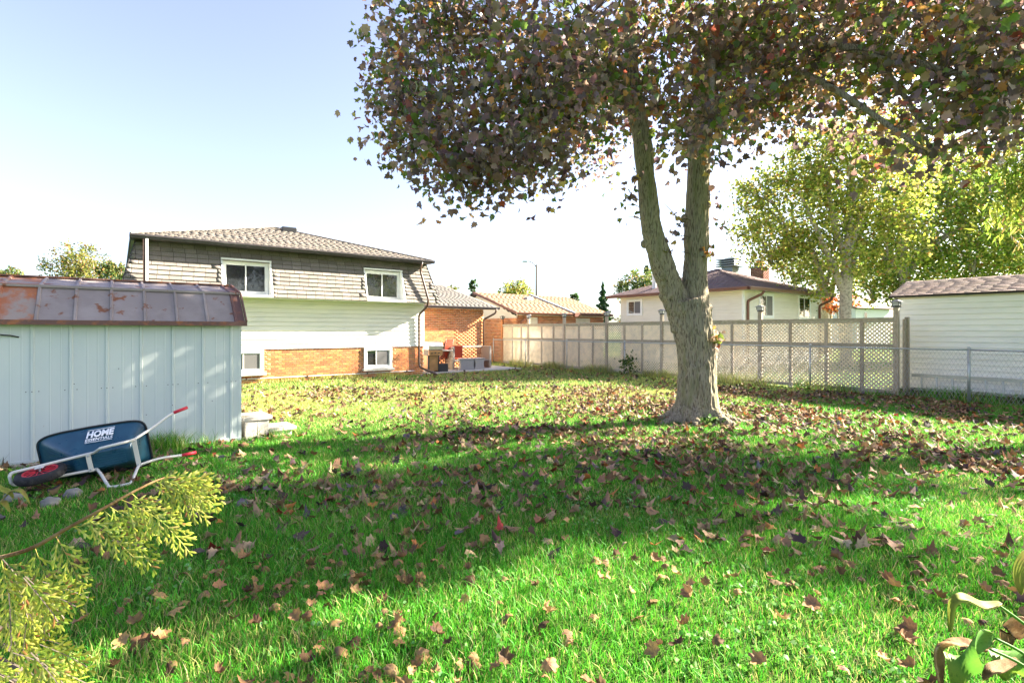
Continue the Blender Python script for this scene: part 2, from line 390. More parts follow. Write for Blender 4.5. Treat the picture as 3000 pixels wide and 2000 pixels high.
def window(parent, T, u0, u1, z0, z1, fw=.07, n0=.0, proud=.05, mull=.5, sill=None, mt='trim', second='glass', name='window'):
    """frame proud of the wall, two panes behind a meeting stile"""
    w_ = MB(T).ring(u0, u1, z0, z1, fw, n0 - .02, n0 + proud).build(name, M[mt], parent)
    um = u0 + fw + (u1 - u0 - 2 * fw) * mull
    s1 = MB(T).ring(u0 + fw + .002, um + .02, z0 + fw + .002, z1 - fw - .002, .03, n0 + .004, n0 + .024).build('sash', M[mt], w_)
    s2 = MB(T).ring(um - .018, u1 - fw - .002, z0 + fw + .002, z1 - fw - .002, .03, n0 + .027, n0 + .043).build('sash', M[mt], w_)
    MB(T).box(u0 + fw + .03, um - .008, n0 + .008, n0 + .014, z0 + fw + .03, z1 - fw - .03).build('pane', M['glass'], w_)
    MB(T).box(um + .01, u1 - fw - .03, n0 + .031, n0 + .037, z0 + fw + .03, z1 - fw - .03).build('pane', M[second], w_)
    if sill: MB(T).box(u0 - .04, u1 + .04, n0 - .02, n0 + proud + .06, z0 - .075, z0 - .003).build('sill', M[sill], w_)
    return w_
def spout(parent, pts, r=.042, mt='gutter', name='downspout'):
    P = [Vector(p) for p in pts]; q = [P[0]]
    for i in range(1, len(P) - 1):          # soften the elbows
        a, b, c = P[i-1], P[i], P[i+1]; d1, d2 = min(.09, (a-b).length*.4), min(.09, (c-b).length*.4)
        q += [b + (a-b).normalized()*d1, b + ((a-b).normalized()*d1 + (c-b).normalized()*d2)*.25, b + (c-b).normalized()*d2]
    q.append(P[-1])
    return MB().tube(q, r, 8).build(name, M[mt], parent, smooth=True)
def gutter(parent, p, q, mt='gutter', out=(0, -1, 0), h=.11, w_=.12, name='gutter'):
    """open K-style trough along an eave"""
    p, q, o = Vector(p), Vector(q), Vector(out)
    z = Vector((0, 0, 1))
    prof = [p, p - z*h, p - z*h + o*w_*.7, p - z*h*.55 + o*w_*.8, p - z*h*.4 + o*w_, p - z*.004 + o*w_, p - z*.004 + o*(w_-.015), p - z*h*.4 + o*(w_-.015), p - z*(h*.9) + o*w_*.6, p - z*(h*.9) + o*.012, p + o*.012]
    return MB().prism(prof, q - p).build(name, M[mt], parent)

# ------------------------------------------------------------------ ground
def ground_mat():
    m = bpy.data.materials.new('lawn_soil'); m.use_nodes = True; t = m.node_tree; N, L = t.nodes, t.links
    b = N['Principled BSDF']; b.inputs['Roughness'].default_value = .95; b.inputs['Specular IOR Level'].default_value = .1
    tc = N.new('ShaderNodeTexCoord')
    def nz(s, d=6):
        n = N.new('ShaderNodeTexNoise'); n.inputs['Scale'].default_value = s; n.inputs['Detail'].default_value = d; L.new(tc.outputs['Object'], n.inputs['Vector']); return n
    def ramp(src, stops):
        r = N.new('ShaderNodeValToRGB'); L.new(src, r.inputs[0]); e = r.color_ramp.elements
        e[0].position, e[0].color = stops[0][0], (*stops[0][1], 1); e[1].position, e[1].color = stops[-1][0], (*stops[-1][1], 1)
        for p, c in stops[1:-1]: x = e.new(p); x.color = (*c, 1)
        return r
    a = ramp(nz(35, 8).outputs[0], [(.3, (.05, .06, .02)), (.48, (.05, .12, .018)), (.6, (.07, .17, .02)), (.75, (.19, .17, .08))])
    c = ramp(nz(.7, 5).outputs[0], [(.35, (.75, .75, .7)), (.65, (1.1, 1.1, 1))])
    mx = N.new('ShaderNodeMix'); mx.data_type = 'RGBA'; mx.blend_type = 'MULTIPLY'; mx.inputs[0].default_value = 1
    L.new(a.outputs[0], mx.inputs[6]); L.new(c.outputs[0], mx.inputs[7]); L.new(mx.outputs[2], b.inputs['Base Color'])
    bp = N.new('ShaderNodeBump'); bp.inputs['Strength'].default_value = .8; bp.inputs['Distance'].default_value = .03; L.new(nz(60).outputs[0], bp.inputs['Height']); L.new(bp.outputs[0], b.inputs['Normal'])
    return m
g = MB().add([(-600, -600, 0), (900, -600, 0), (900, 900, 0), (-600, 900, 0)], [(0, 1, 2, 3)]).build('ground', ground_mat()); g['kind'] = 'structure'
pt = MB().box(9.12, 13.6, 17.35, 19.5, -.05, .05).build('patio', M['concrete'], bevel=.01); pt['kind'] = 'structure'

# ------------------------------------------------------------------ main house
HY = 17.55
h = thing('house', 'two-storey house with grey shingled mansard, white siding and orange brick base', 'house', (4.9, HY, 0))
h.location = (0, 0, 0)
MB().box(.72, 9.08, HY + .13, 29, .02, 4.0).build('wall', M['siding'], h)
TR = frame((.7, HY, 0), (1, 0, 0), (0, -1, 0))      # rear wall: u = x - .7
mortar_sheet(h, TR, 0, 8.4, 0, 1.06)
lw = [(1.9, 2.9, .33, 1.03), (6.1, 7.13, .3, 1.03)]
brick_wall(h, TR, 8.4, 0, 1.05, holes=[(a - .01, b + .01, c - .08, d) for a, b, c, d in lw], seen=lambda c: c.x > 3.1)
MB(TR).box(0, 8.4, -.1, .0, 1.065, 2.66).build('wall', M['siding'], h)
siding(h, TR, .0, 8.3, 1.065, 2.6, .14, M['siding'])
MB(TR).box(8.3, 8.42, .001, .03, 1.06, 2.6).build('corner_board', M['trim'], h)
MB(TR).box(-.02, 8.42, .001, .045, 1.045, 1.062).build('starter_strip', M['trim'], h)
for a, b, c, d in lw:
    wd = window(h, TR, a, b, c, d, fw=.09, n0=.0, proud=.07, mull=.42, second='blind')
    MB(TR).box(a - .06, b + .06, -.02, .15, c - .085, c - .002).build('stone_sill', M['stone'], wd, bevel=.012)
# mansard skirt
SK0, SK1, SZ0, SZ1 = 16.98, 17.42, 2.62, 4.06           # y at bottom and top, z range
X0, X1, XT = .02, 9.5, .36                               # bottom ends; top is XT further in
def sk(x, z, off=0):
    t = (z - SZ0) / (SZ1 - SZ0); return Vector((x, SK0 + (SK1 - SK0) * t + off, z))
uw = [(2.42, 3.74, 2.68, 3.7), (6.72, 8.1, 2.68, 3.72)]
def edge(x, z):                                           # sloping ends of the rear face
    t = (z - SZ0) / (SZ1 - SZ0); return x + (XT * t if x < 4 else -XT * t)
for a, b, z0_, z1_ in ((X0, 2.42, SZ0, SZ1), (3.74, 6.72, SZ0, SZ1), (8.1, X1, SZ0, SZ1), (2.42, 3.74, 3.7, SZ1), (6.72, 8.1, 3.72, SZ1)):
    ea = (lambda x, z: edge(x, z) if x in (X0, X1) else x)
    poly = [sk(ea(a, z0_), z0_, .012), sk(ea(b, z0_), z0_, .012), sk(ea(b, z1_), z1_, .012), sk(ea(a, z1_), z1_, .012)]
    MB().prism(poly, (0, .05, 0)).build('skirt_panel', M['felt'], h)
shingle_face(h, sk(X0, SZ0), sk(X1, SZ0), sk(X0 + XT, SZ1), sk(X1 - XT, SZ1), expo=.138, tab=.285, nobj=300, holes=uw, basecol=(.22, .195, .168), var=.15, tk=.03, jit=.005)
for sx, xb, xt in ((-1, X0, X0 + XT), (1, X1, X1 - XT)):
    yb = 29
    e0, e1 = Vector((xb, SK0, SZ0)), Vector((xb, yb, SZ0)); t0, t1 = Vector((xt, SK1, SZ1)), Vector((xt, yb, SZ1))
    MB().prism([e0, e1, t1, t0], (-sx * .05, 0, 0)).build('skirt_panel', M['felt'], h)
    if sx < 0: shingle_face(h, e1, e0, t1, t0, expo=.138, tab=.3)
    else: shingle_face(h, e0, e1, t0, t1, expo=.138, tab=.3)
    MB().tube([e0 + Vector((0, -.01, 0)), t0 + Vector((0, -.01, 0))], .02, 6).build('hip_trim', M['felt'], h)
MB().box(X0 + .02, X1 - .02, SK0 + .03, HY - .002, SZ0 - .02, SZ0 + .004).build('soffit', M['trim'], h)
TU = frame((0, HY - .12, 0), (1, 0, 0), (0, -1, 0))
for k, (a, b, c, d) in enumerate(uw):
    wd = window(h, TU, a + .03, b - .03, c + .02, d - .02, fw=.075, n0=.0, proud=.05, mull=.5)
    for xs in (a, b):                                     # white cheeks between the frame and the sloping skirt
        q = [(xs - .02, HY - .1, c), (xs - .02, sk(xs, c, -.03).y, c), (xs - .02, sk(xs, d, -.03).y, d), (xs - .02, HY - .1, d)]
        MB().prism(q, (.045, 0, 0)).build('cheek', M['trim'], wd)
    MB().box(a - .02, b + .025, sk(a, c, -.05).y, HY - .1, c - .06, c - .003).build('sill', M['trim'], wd)
    MB().box(a - .02, b + .025, sk(a, d, -.05).y, HY - .1, d + .002, d + .05).build('head_trim', M['trim'], wd)
# roof
EZ, OV = 4.16, .12
ex0, ex1, ey0, ey1 = .27, 9.2, 17.0, 29.3
AP = Vector((4.9, 22.0, 5.66)); AP2 = Vector((4.9, 24.6, 5.66))
rf = MB().add([(ex0, ey0, EZ), (ex1, ey0, EZ), (ex1, ey1, EZ), (ex0, ey1, EZ), AP, AP2, (ex0, ey0, EZ - .06), (ex1, ey0, EZ - .06), (ex1, ey1, EZ - .06), (ex0, ey1, EZ - .06)],
      [(0, 1, 4), (1, 2, 5, 4), (2, 3, 5), (3, 0, 4, 5), (9, 8, 7, 6), (0, 6, 7, 1), (1, 7, 8, 2), (2, 8, 9, 3), (3, 9, 6, 0)]).build('roof', M['felt'], h)
up = Vector((0, 0, .004))
shingle_face(rf, Vector((ex0, ey0, EZ)) + up, Vector((ex1, ey0, EZ)) + up, AP + up, AP + up, expo=.14, tab=.22, basecol=(.135, .118, .098), var=.11)
shingle_face(rf, Vector((ex0, ey1, EZ)) + up, Vector((ex0, ey0, EZ)) + up, AP2 + up, AP + up, expo=.14, tab=.3, basecol=(.135, .118, .098))
shingle_face(rf, Vector((ex1, ey0, EZ)) + up, Vector((ex1, ey1, EZ)) + up, AP + up, AP2 + up, expo=.14, tab=.3, basecol=(.135, .118, .098))
for c_ in ((ex0, ey0), (ex1, ey0)):
    MB().tube([Vector((*c_, EZ + .02)), AP + Vector((0, 0, .02))], .03, 5).build('hip_cap', M['shingle'], rf)
MB().box(5.0, 5.55, 21.15, 21.5, 5.36, 5.6).build('roof_vent', M['black'], rf, bevel=.03)
MB().box(ex0 + .02, ex1 - .02, 17.03, 17.5, EZ - .1, EZ - .062).build('eave_soffit', M['gutter'], h)  # rear soffit coloured dark to stand for shade beneath the gutter
MB().box(ex0 + .005, X0 + XT + .15, 17.51, 29, EZ - .1, EZ - .062).build('eave_soffit', M['soffit'], h)
gutter(h, (ex0 - .03, 17.0, EZ + .01), (ex1 + .03, 17.0, EZ + .01))
MB().box(ex0 - .02, ex0 + .01, 17.0, 29, EZ - .12, EZ + .0).build('fascia', M['gutter'], h)
spout(h, [(8.72, 16.93, EZ - .08), (8.74, 17.1, 3.8), (8.96, 16.88, 2.72), (8.95, 16.95, 2.5), (8.86, 17.44, 2.2), (8.88, 17.46, .35), (8.92, 17.38, .25), (9.1, 16.5, .06)], mt='spout')
MB().bar((.62, 16.96, EZ - .1), (.62, 16.94, 2.7), .085, .06).build('downspout', M['pvc'], h)
MB().bar((.56, 16.95, EZ - .1), (.56, 16.93, 2.7), .035, .055).build('downspout_edge', M['spout'], h)
MB().tube([(1.6, HY - .05, .14), (4, HY - .05, .15), (6.5, HY - .05, .14), (8.7, HY - .05, .15)], .016, 6).build('conduit', M['pvc'], h)
for x in (3.1, 4.9, 6.9, 8.4): MB().box(x, x + .03, HY - .08, HY, .11, .18).build('conduit_clip', M['spout'], h)
ch = MB().box(.75, 1.25, 26.3, 26.9, 4.0, 5.35).build('chimney', M['mortar'], rf)
brick_wall(ch, frame((.75, 26.3, 4.2), (1, 0, 0), (0, -1, 0)), .5, 0, 1.1, nobj=0)
brick_wall(ch, frame((.75, 26.9, 4.2), (0, -1, 0), (-1, 0, 0)), .6, 0, 1.1, nobj=0)
MB().box(.7, 1.3, 26.25, 26.95, 5.35, 5.42).build('chimney_cap', M['concrete'], ch)

# ------------------------------------------------------------------ brick extension beside the house
GY = 19.5
ga = thing('brick_extension', 'low orange brick extension with grey shingle roof behind the barbecue', 'building', (0, 0, 0))
MB().box(9.14, 13.08, GY + .13, 28.4, .02, 2.55).build('wall', M['mortar'], ga)
TG = frame((9.1, GY, 0), (1, 0, 0), (0, -1, 0))
mortar_sheet(ga, TG, 0, 4.0, 0, 2.6)
brick_wall(ga, TG, 4.0, 0, 2.58, seen=lambda c: c.z > .6, base=(.5, .2, .08))
gz0, gz1 = 2.66, 4.0
grf = MB().prism([(13.5, 19.05, gz0), (13.5, 24, gz1), (13.5, 28.9, gz0), (13.5, 28.9, gz0 - .07), (13.5, 24, gz1 - .08), (13.5, 19.05, gz0 - .07)], (-4.55, 0, 0)).build('roof', M['felt'], ga)
shingle_face(grf, (8.95, 19.05, gz0 + .004), (13.5, 19.05, gz0 + .004), (8.95, 24, gz1 + .004), (13.5, 24, gz1 + .004), expo=.14, tab=.22, basecol=(.14, .13, .115), var=.1)
MB().box(9.1, 13.5, 19.07, 19.5, gz0 - .1, gz0 - .074).build('soffit', M['soffit'], ga)
gutter(ga, (8.97, 19.05, gz0 + .01), (13.62, 19.05, gz0 + .01))
MB().prism([(13.505, 19.07, gz0 - .08), (13.505, 24, gz1 - .09), (13.505, 24, gz1 + .02), (13.505, 19.07, gz0 + .02)], (.03, 0, 0)).build('rake_board', M['soffit'], ga)
spout(ga, [(13.45, 18.98, gz0 - .07), (13.43, 19.02, 2.4), (13.05, 19.42, 2.12), (13.05, 19.43, .1)], mt='spout')

# ------------------------------------------------------------------ neighbour's brick garage
nb = thing('brick_garage', 'long brick garage with tan shingle roof and beige gable beyond the lattice fence', 'garage', (0, 0, 0))
nx0, nx1, ny0, ny1, nyr = 15.8, 21.95, 20.5, 27.3, 23.9
MB().box(nx0 + .1, nx1, ny0 + .1, ny1, .02, 2.4).build('wall', M['mortar'], nb)
TF = frame((nx0, ny0, 0), (1, 0, 0), (0, -1, 0)); TS = frame((nx0, ny1, 0), (0, -1, 0), (-1, 0, 0))
mortar_sheet(nb, TF, 0, nx1 - nx0, 0, 2.45, .08); mortar_sheet(nb, TS, 0, ny1 - ny0 - .002, 0, 2.3, .08)
dr = [(.62, 1.28, 0, 2.3), (4.0, 5.05, 0, 2.3)]
brick_wall(nb, TF, nx1 - nx0, 1.7, 2.42, holes=dr, nobj=150, base=(.4, .16, .075))  # front brickwork base darker than the side, standing for eave shade
brick_wall(nb, TS, ny1 - ny0, 0, 2.28, nobj=300, seen=lambda c: c.y < 24.2, base=(.5, .2, .08))
for a, b, c, d in dr:
    dd = MB(TF).box(a, b, -.03, .02, .02, 2.3).build('door', M['cream'], nb)
    k = 6
    for i in range(k): MB(TF).box(a + (b-a)*(i+.08)/k, a + (b-a)*(i+.92)/k, .0205, .035, .1, 2.22).build('panel', M['cream'], dd)
ez, rz = 2.52, 3.72
MB().prism([(nx0 + .02, ny0 + .05, 2.3), (nx0 + .02, nyr, rz - .12), (nx0 + .02, ny1 - .05, 2.3)], (-.02, 0, 0)).build('gable', M['cream'], nb)
for i in range(9):
    z = 2.3 + i * .14; hw = (nyr - ny0) * (1 - (i * .14) / (rz - 2.4)) - .05
    if hw > .1: MB().prism([(nx0 - .001, nyr - hw, z), (nx0 - .016, nyr - hw, z), (nx0 - .004, nyr - hw + .2, z + .138), (nx0 - .001, nyr - hw + .2, z + .138)], (0, 2*hw - .2, 0)).build('siding_board', M['cream'], nb)
nrf = MB().prism([(15.42, ny0 - .4, ez), (15.42, nyr, rz), (15.42, ny1 + .4, ez), (15.42, ny1 + .4, ez - .08), (15.42, nyr, rz - .1), (15.42, ny0 - .4, ez - .08)], (6.9, 0, 0)).build('roof', M['felt'], nb)
shingle_face(nrf, (15.42, ny0 - .4, ez + .004), (22.3, ny0 - .4, ez + .004), (15.42, nyr, rz + .004), (22.3, nyr, rz + .004), expo=.15, tab=.3, basecol=(.26, .168, .1), var=.08)
MB().prism([(15.39, ny0 - .42, ez - .09), (15.39, nyr, rz - .1), (15.39, nyr, rz + .03), (15.39, ny0 - .42, ez + .03)], (.028, 0, 0)).build('rake_board', M['brown'], nb)
gutter(nb, (15.42, ny0 - .4, ez + .01), (22.2, ny0 - .4, ez + .01), 'brown')
MB().bar((19.35, ny0 - .42, ez + .04), (19.35, nyr, rz + .04), .13, .06).build('roof_flashing', M['alu'], nrf)
MB().box(19.2, 19.5, ny0 - .56, ny0 - .42, ez - .16, ez + .04).build('gutter_end', M['brown'], nrf)
MB().box(18.2, 18.6, 22.7, 23.0, 3.3, 3.5).build('roof_vent', M['galv'], nrf, bevel=.02)
spout(nb, [(16.25, ny0 - .46, ez - .08), (16.2, ny0 - .42, 2.3), (15.95, ny0 - .08, 2.05), (15.95, ny0 - .08, .1)], mt='brown', r=.05)

# ------------------------------------------------------------------ neighbour's cream bungalow
nh = thing('bungalow', 'cream-sided bungalow with brown hip roof behind the lattice fence', 'house', (0, 0, 0))
bx0, bx1, by0, by1, bz = 22, 29.5, 12.24, 19.3, 3.5
MB().box(bx0 + .02, bx1, by0 + .02, by1, .02, bz).build('wall', M['cream'], nh)
TL = frame((bx0, by1, 0), (0, -1, 0), (-1, 0, 0)); TB = frame((bx0, by0, 0), (1, 0, 0), (0, -1, 0))
siding(nh, TL, .06, by1 - by0 - .06, .3, bz - .02, .155, M['cream'])
siding(nh, TB, .06, bx1 - bx0 - .06, .3, bz - .02, .155, M['cream'])
MB().box(bx0 - .03, bx0 + .06, by0 - .03, by0 + .06, .1, bz - .02).build('corner_board', M['trim'], nh)
MB(TB).box(bx1 - bx0 - .06, bx1 - bx0 + .02, .0, .03, .1, bz - .02).build('corner_board', M['trim'], nh)
window(nh, TL, by1 - 18.8, by1 - 17.75, 2.42, 3.3, fw=.1, n0=.02, proud=.05, second='blind', name='window')
window(nh, TB, 1.25, 2.6, 2.2, 3.36, fw=.1, n0=.02, proud=.05, second='blind')
window(nh, TB, 5.05, 6.4, 2.2, 3.38, fw=.1, n0=.02, proud=.05)
o_ = .5; bp_ = Vector(((bx0 + bx1) / 2, (by0 + by1) / 2, 4.95)); E = bz + .02
c4 = [Vector((bx0 - o_, by0 - o_, E)), Vector((bx1 + o_, by0 - o_, E)), Vector((bx1 + o_, by1 + o_, E)), Vector((bx0 - o_, by1 + o_, E))]
brf = MB().add(c4 + [bp_] + [p - Vector((0, 0, .07)) for p in c4], [(0, 1, 4), (1, 2, 4), (2, 3, 4), (3, 0, 4), (8, 7, 6, 5), (0, 5, 6, 1), (1, 6, 7, 2), (2, 7, 8, 3), (3, 8, 5, 0)]).build('roof', M['felt'], nh)
shingle_face(brf, c4[0] + up, c4[1] + up, bp_ + up, bp_ + up, expo=.15, tab=.3, basecol=(.2, .14, .13), var=.12)
shingle_face(brf, c4[3] + up, c4[0] + up, bp_ + up, bp_ + up, expo=.15, tab=.3, basecol=(.2, .14, .13), var=.12)
gutter(nh, c4[0] + Vector((0, 0, .01)), c4[1] + Vector((0, 0, .01)), 'brown', h=.15)
gutter(nh, c4[3] + Vector((0, 0, .01)), c4[0] + Vector((0, 0, .01)), 'brown', out=(-1, 0, 0), h=.15)
MB().box(bx0 - o_ + .02, bx1 + o_ - .02, by0 - o_ + .02, by0 + .01, E - .12, E - .075).build('soffit', M['soffit'], nh)
MB().box(bx0 - o_ + .02, bx0 + .01, by0 + .012, by1, E - .12, E - .075).build('soffit', M['soffit'], nh)
spout(nh, [(22.75, by0 - .56, E - .1), (22.7, by0 - .5, 3.25), (22.25, by0 - .08, 2.95), (22.25, by0 - .08, .1)], mt='brown', r=.06)
spout(nh, [(29.75, by0 - .56, E - .1), (29.7, by0 - .5, 3.2), (29.4, by0 - .08, 2.95), (29.4, by0 - .08, .1)], mt='brown', r=.06)
vp = at(1917, 850, 27.5)
MB().lathe([(.2, -.3), (.2, 0), (.12, .1), (.12, .75), (.16, .76), (.16, .85)], 10, vp).build('vent_pipe', M['pvc'], brf)
fl = MB().box(26.4, 27.05, 15.3, 15.95, 4.3, 5.1).build('flue', M['ventgrey'], nh)
for i in range(4): MB().box(26.18, 27.27, 15.08, 16.17, 5.1 + i*.12, 5.16 + i*.12).build('louvre', M['ventgrey'], fl, bevel=.015)
MB().box(26.4, 27.05, 15.3, 15.95, 5.101, 5.455).build('flue_core', M['felt'], fl)
MB().lathe([(.5, 0), (.2, .1), (.05, .13)], 4, (26.72, 15.63, 5.53)).build('flue_cap', M['ventgrey'], fl)
chn = MB().box(28.25, 28.95, 14.6, 15.3, 4.0, 5.1).build('chimney', M['mortar'], nh)
brick_wall(chn, frame((28.25, 14.6, 4.2), (1, 0, 0), (0, -1, 0)), .7, 0, .9, nobj=0, base=(.2, .09, .075))
brick_wall(chn, frame((28.25, 15.3, 4.2), (0, -1, 0), (-1, 0, 0)), .7, 0, .9, nobj=0, base=(.2, .09, .075))
MB().box(28.2, 29.0, 14.55, 15.35, 5.1, 5.19).build('chimney_cap', M['ventgrey'], chn)
MB().box(28.4, 28.75, 14.75, 15.1, 5.19, 5.5).build('clay_pot', M['clay'], chn)
MB().box(28.36, 28.79, 14.71, 15.14, 5.5, 5.55).build('pot_rim', M['concrete'], chn)
an = thing('tv_antenna', 'thin white rooftop aerial next to the chimney with the orange pot', 'antenna', (29.05, 15.0, 4.4))
MB().tube([(0, 0, 0), (0, 0, 2.1)], .03, 6).build('mast', M['antenna'], an)
MB().tube([(-1.0, .1, 1.5), (.7, -.1, 1.55)], .018, 5).build('boom', M['antenna'], an)
for i in range(6): MB().tube([(-.9 + i*.28, -.45 + .03*i, 1.52), (-.9 + i*.28, .45 - .03*i, 1.52)], .014, 4).build('element', M['antenna'], an)
MB().tube([(-.6, 0, 1.0), (.5, 0, 1.1)], .016, 5).build('cross_bar', M['antenna'], an)

# ------------------------------------------------------------------ white garden shed behind the chain-link fence
ws = thing('garden_shed', 'large white-sided garden shed with brown shingle roof behind chain-link fence', 'shed', (0, 0, 0))
wx, wy0, wy1 = 16.2, 4.84, -1.2
MB().box(wx + .02, wx + 2.6, wy1, wy0, .1, 2.45).build('wall', M['shedwhite'], ws)
TW = frame((wx, wy0, 0), (0, -1, 0), (-1, 0, 0))
siding(ws, TW, .0, wy0 - wy1, .12, 2.42, .135, M['shedwhite'])
MB(TW).box(-.02, .05, .001, .03, .1, 2.45).build('corner_board', M['trim'], ws)
MB(TW).box(-.02, wy0 - wy1, .001, .03, 2.42, 2.5).build('fascia', M['cream'], ws)
MB().prism([(wx + .1, wy0 + .0, 2.45), (wx + 1.3, wy0, 2.9), (wx + 2.5, wy0, 2.45)], (0, -.05, 0)).build('gable', M['shedwhite'], ws)
srf = MB().prism([(wx - .12, wy0 + .14, 2.5), (wx + 1.3, wy0 + .14, 2.97), (wx + 2.72, wy0 + .14, 2.5), (wx + 2.72, wy0 + .14, 2.46), (wx + 1.3, wy0 + .14, 2.92), (wx - .12, wy0 + .14, 2.46)], (0, -6.3, 0)).build('roof', M['felt'], ws)
shingle_face(srf, (wx - .13, wy0 + .15, 2.504), (wx - .13, wy1 - .1, 2.504), (wx + 1.3, wy0 + .15, 2.974), (wx + 1.3, wy1 - .1, 2.974), expo=.13, tab=.3, basecol=(.22, .165, .14), var=.25)
shingle_face(srf, (wx + 2.73, wy1 - .1, 2.504), (wx + 2.73, wy0 + .15, 2.504), (wx + 1.3, wy1 - .1, 2.974), (wx + 1.3, wy0 + .15, 2.974), expo=.13, tab=.3, basecol=(.22, .165, .14))
MB().box(wx + .06, wx + 2.5, wy1 + .05, wy0 - .05, 0, .1).build('base', M['felt'], ws)

# ------------------------------------------------------------------ lattice fence
FX = 15.4
lf = thing('lattice_fence', 'tall weathered wooden lattice fence with lantern-capped posts', 'fence', (0, 0, 0))
posts = [21.0, 18.9, 16.55, 14.1, 11.55, 8.05, 4.6]
subs = [[20.35, 19.65], [18.15, 17.35], [15.75, 14.95], [13.3, 12.45], [10.7, 9.8, 8.93], [7.15, 6.2, 5.35]]
posts = [21.2, 19.1, 16.65, 14.2, 11.58, 8.03, 4.6]
for i, y in enumerate(posts):
    p = MB().box(FX - .06, FX + .045, y - .055, y + .055, 0, 2.19).build('post', M['glowpost' if i == 0 else 'wood'], lf, bevel=.006)
    c = MB().lathe([(.105, 2.19), (.105, 2.225), (.09, 2.23), (.09, 2.24)], 4, (FX - .008, y, 0)).build('post_lantern', M['capmetal'], p)
    c.rotation_euler = (0, 0, 0)
    MB().box(FX - .075, FX + .06, y - .068, y + .068, 2.2405, 2.325).build('lens', M['capglass'], c)
    for dx, dy in ((-.08, -.073), (-.08, .073), (.065, -.073), (.065, .073)):
        MB().box(FX + dx - .008, FX + dx + .008, y + dy - .008, y + dy + .008, 2.24, 2.328).build('corner_bar', M['capmetal'], c)
    MB().box(FX - .083, FX + .068, y - .077, y + .077, 2.276, 2.287).build('middle_band', M['capmetal'], c)
    MB().add([(FX - .13, y - .12, 2.328), (FX + .115, y - .12, 2.328), (FX + .115, y + .12, 2.328), (FX - .13, y + .12, 2.328), (FX - .04, y - .03, 2.375), (FX + .025, y - .03, 2.375), (FX + .025, y + .03, 2.375), (FX - .04, y + .03, 2.375)],
             [(3,2,1,0),(4,5,6,7),(0,1,5,4),(1,2,6,5),(2,3,7,6),(3,0,4,7)]).build('cap', M['capmetal'], c)
def lattice(y0, y1, z0, z1):
    """crossed diagonal slats clipped to the panel"""
    V, F = [], []; sp = .074; wdt = .038
    H, W = z1 - z0, y1 - y0
    for sgn, xo in ((1, -.004), (-1, .004)):
        k = -H
        while k < W + H:
            # line y = k + t (sgn=1) or y = k - t with t = z - z0
            t0, t1 = 0., H
            if sgn > 0: t0, t1 = max(0, -k), min(H, W - k)
            else: t0, t1 = max(0, k - W), min(H, k)
            if t1 - t0 > .02:
                a = Vector((FX + xo, y0 + k + sgn*t0, z0 + t0)); b = Vector((FX + xo, y0 + k + sgn*t1, z0 + t1))
                d = (b - a).normalized(); n = Vector((0, -d.z, d.y)) * wdt / 2; tx = Vector((.0035, 0, 0)); i = len(V)
                V += [a - n - tx, a + n - tx, b + n - tx, b - n - tx, a - n + tx, a + n + tx, b + n + tx, b - n + tx]
                F += [(i, i+1, i+2, i+3), (i+7, i+6, i+5, i+4), (i+1, i+5, i+6, i+2), (i, i+3, i+7, i+4)]
            k += sp * 1.414
    me = bpy.data.meshes.new('lattice_panel'); me.from_pydata([tuple(v) for v in V], [], F); me.materials.append(M['lattice'])
    return link('lattice_panel', me, lf, kind='stuff')
for i in range(len(posts) - 1):
    ya, yb = posts[i+1] + .055, posts[i] - .055
    ss = sorted(s for s in subs[i] if ya + .2 < s < yb - .2)
    MB().box(FX - .05, FX + .05, ya, yb, 1.9, 1.945).build('cap_rail', M['woodh'], lf)
    for z0_, z1_, nm in ((1.815, 1.899, 'top_rail'), (1.2, 1.285, 'middle_rail'), (.05, .13, 'bottom_rail')):
        MB().box(FX - .032, FX + .02, ya, yb, z0_, z1_).build(nm, M['woodh'], lf)
    for s_ in ss: MB().box(FX - .034, FX + .024, s_ - .042, s_ + .042, .0, 1.898).build('stile', M['wood'], lf)
    ed = [ya] + ss + [yb]
    for a, b in zip(ed[:-1], ed[1:]):
        lattice(a, b, 1.285, 1.815); lattice(a, b, .06, 1.2)
MB().box(FX + .02, FX + .16, 4.44, 4.48, .05, 1.9).build('return_panel', M['wood'], lf)
MB().box(FX + .17, FX + .26, 4.4, 4.48, 0, 1.95).build('return_post', M['wood'], lf)

